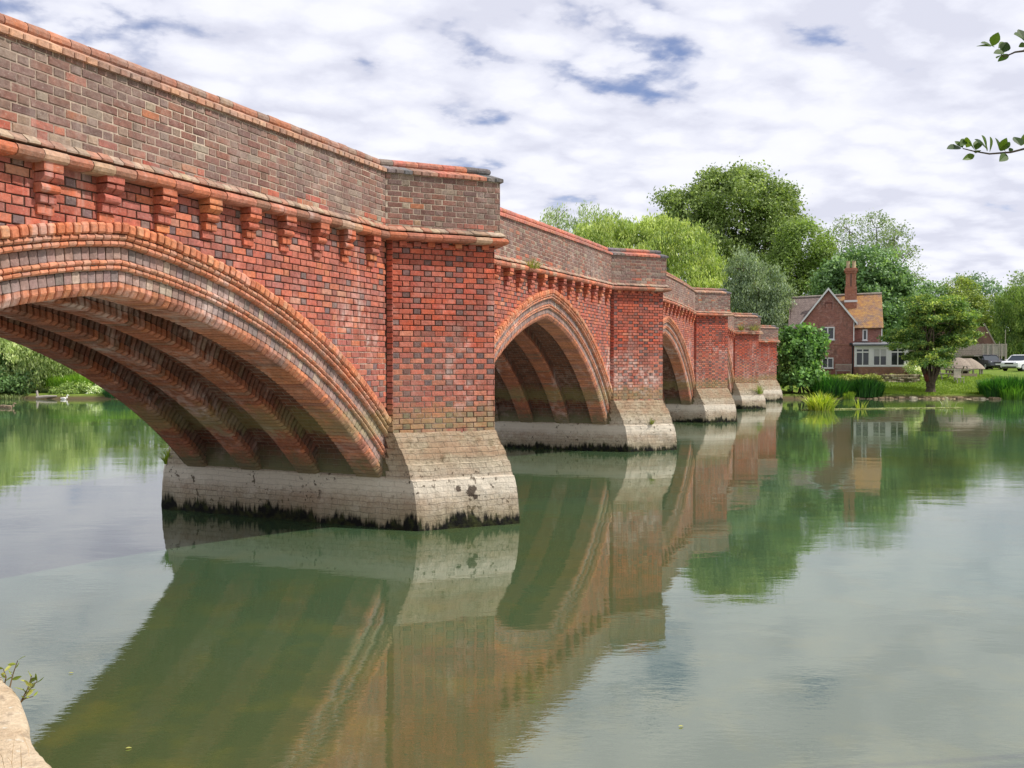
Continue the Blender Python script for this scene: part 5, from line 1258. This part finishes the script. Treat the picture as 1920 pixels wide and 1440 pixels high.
plant_at('small leafy sprig growing up behind the pale stone edge at lower left', [
    ([e0, e0+[.0, .03, .06], e0+[.02, .04, .13]], 6, .055), ([e0+[-.03, .0, 0], e0+[-.03, .02, .05], e0+[-.05, .03, .09]], 5, .05),
    ([e1, e1+[.02, .03, .06], e1+[.03, .05, .12]], 8, .06), ([e1, e1+[.03, .02, .05], e1+[.07, .03, .10]], 7, .06), ([e1, e1+[.02, .0, .02], e1+[.06, .01, .03]], 4, .04)], 0)
clump('dry_grass', 'few dry thin grass stalks lying on the pale stone edge', 'grass', gp(38, 1440, QZ+.01), .10, .10, 12, .14, .0022, [(150, 120, 84), (120, 100, 66)], lean=1.2)
# overhanging twigs at the top right
def twig(label, anchors, Y, leaves_, name='leafy_twig'):
    x0_, y0_, d0_ = anchors[0]
    anchors = [(x0_+1900, y0_-420, d0_+.3), (x0_+1200, y0_-190, d0_+.2), (x0_+600, y0_-70, d0_+.1)]+list(anchors)
    for k_ in range(26):
        q_ = x0_+60+k_*52; yy_ = y0_-70*(q_-x0_)/600-(.00009*(q_-x0_)**2 if q_ > x0_+600 else 0)
        leaves_ = list(leaves_)+[(q_, yy_, q_+(-1)**k_*rng.uniform(2, 14), yy_+(-1)**(k_//2)*rng.uniform(14, 22), 15)]
    pts = [px(x, y, Y+dy) for x, y, dy in anchors]
    o_ = empty(name, pts[0], label, 'twig', 'twigs reaching in at the right edge'); m = MB(); m.tube(pts, [.022, .014, .009]+[.0065-.0045*i/(len(pts)-4) for i in range(len(pts)-3)], 6); m.build('stem', simple('twig_bark', (.09, .07, .05), .8, .2), o_)
    lm = MB()
    for (x, y, tx, ty, w_) in leaves_:
        a_ = px(x, y, Y+rng.normal()*.03); b_3 = px(tx, ty, Y+rng.normal()*.04); d = b_3-a_
        c = lin([(82, 108, 34), (66, 92, 30), (54, 78, 32), (96, 120, 42)][rng.integers(4)]); leafy(lm, a_, d, np.linalg.norm(d)*1.12, w_*1.55*Y/1556, c, (rng.normal()*.4, -1, .3+rng.random()*.6))
    lm.build('leaves', M_LEAF, o_)
# photo px = (x-685 baseline) : y measured in the photograph
twig('upper leafy twig reaching in from the right edge against the clouds', [(2080, 88, .2), (1990, 98, .1), (1918, 100, 0), (1895, 103, 0), (1875, 112, 0), (1862, 100, 0)], 3.6,
     [(1850, 93, 1826, 91, 13), (1853, 92, 1862, 69, 12), (1856, 94, 1836, 84, 10), (1870, 104, 1880, 86, 13), (1875, 103, 1858, 104, 9), (1872, 108, 1862, 113, 8), (1884, 107, 1866, 118, 8), (1864, 96, 1876, 84, 8),
      (1912, 82, 1896, 70, 15), (1913, 84, 1903, 62, 15), (1914, 88, 1904, 92, 7), (1910, 100, 1926, 103, 9), (1915, 82, 1926, 72, 12), (1950, 98, 1962, 80, 16), (1990, 96, 1975, 118, 16), (1960, 100, 1940, 112, 14)])
twig('lower leafy twig reaching in from the right edge, longer than the upper one', [(2090, 240, .2), (1990, 262, .1), (1925, 279, 0), (1890, 288, 0), (1850, 291, 0), (1820, 286, 0), (1800, 281, 0)], 3.6,
     [(1796, 279, 1775, 279, 11), (1800, 280, 1787, 268, 10), (1806, 279, 1810, 262, 12), (1795, 277, 1806, 263, 9), (1822, 284, 1812, 271, 9), (1824, 284, 1830, 266, 10), (1845, 286, 1838, 259, 15), (1850, 288, 1852, 262, 14), (1846, 284, 1828, 264, 10), (1868, 284, 1862, 263, 12), (1870, 286, 1880, 264, 10), (1872, 286, 1888, 268, 8),
      (1822, 293, 1804, 300, 8), (1824, 290, 1830, 284, 8), (1880, 287, 1872, 280, 8), (1886, 286, 1893, 282, 7), (1882, 292, 1872, 302, 11), (1908, 276, 1897, 260, 12), (1909, 276, 1915, 256, 8), (1950, 272, 1938, 250, 15), (1990, 262, 2005, 285, 16)])
# ------------------------------------------------------------------ floating leaves and birds
for i, (x, y, lab) in enumerate(((235, 1403, 'tiny yellow leaf floating near the bottom left of the river'), (1272, 1362, 'tiny pale leaf floating alone near the bottom centre of the river'), (128, 1262, 'speck of a leaf floating near the reflection of the arch'))):
    q = gp(x, y, .006); m = MB(); leafy(m, q, (1, .3, 0), .035, .018, lin((190, 190, 110)), (0, 0, 1)); tag(m.build('floating_leaf', M_LEAF, loc=q), lab, 'leaf')
def duck(name, label, loc, yaw, sc, body, cat='duck', neck=.12):
    o_ = D.objects.new(name, None); COL.objects.link(o_); o_.location = loc; o_.rotation_euler = (0, 0, yaw); o_.scale = (sc, sc, sc); ORG[o_.name] = np.zeros(3); tag(o_, label, cat, 'water birds at the left')
    # one continuous skin: sections from tail to bill along a bent spine
    sp = [(-.30, .10, .01), (-.24, .08, .05), (-.14, .06, .09), (0, .05, .115), (.12, .06, .10), (.19, .10, .06), (.21, .10+neck, .042), (.24, .14+neck, .05), (.28, .135+neck, .038), (.33, .12+neck, .018), (.37, .115+neck, .012)]
    m = MB(); m.tube([(x, 0, z) for x, z, r_ in sp], [r_ for x, z, r_ in sp], 10); m.build('body', simple(name+'_plumage', body, .7, .2, .3, 12), o_)
    m = MB(); m.tube([(-.2, .06, .10), (-.05, .10, .11), (.08, .09, .09)], [.02, .05, .03], 6); m.tube([(-.2, -.06, .10), (-.05, -.10, .11), (.08, -.09, .09)], [.02, .05, .03], 6); m.build('wing', simple(name+'_wing', tuple(v*.8 for v in body), .7, .2, .2, 12), o_)
duck('duck', 'brown duck swimming at the left edge, nearer the frame edge of two', wl(5, 44), R(200), 1.0, (.2, .15, .1))
duck('duck', 'brown duck swimming just right of the other duck at far left', wl(17, 43.6), R(10), .95, (.24, .18, .12))
duck('white_goose', 'small white goose standing at the water edge near the fallen log', (*wl(120, 54.6)[:2], .02), R(15), .8, (.75, .74, .7), 'goose', .2)
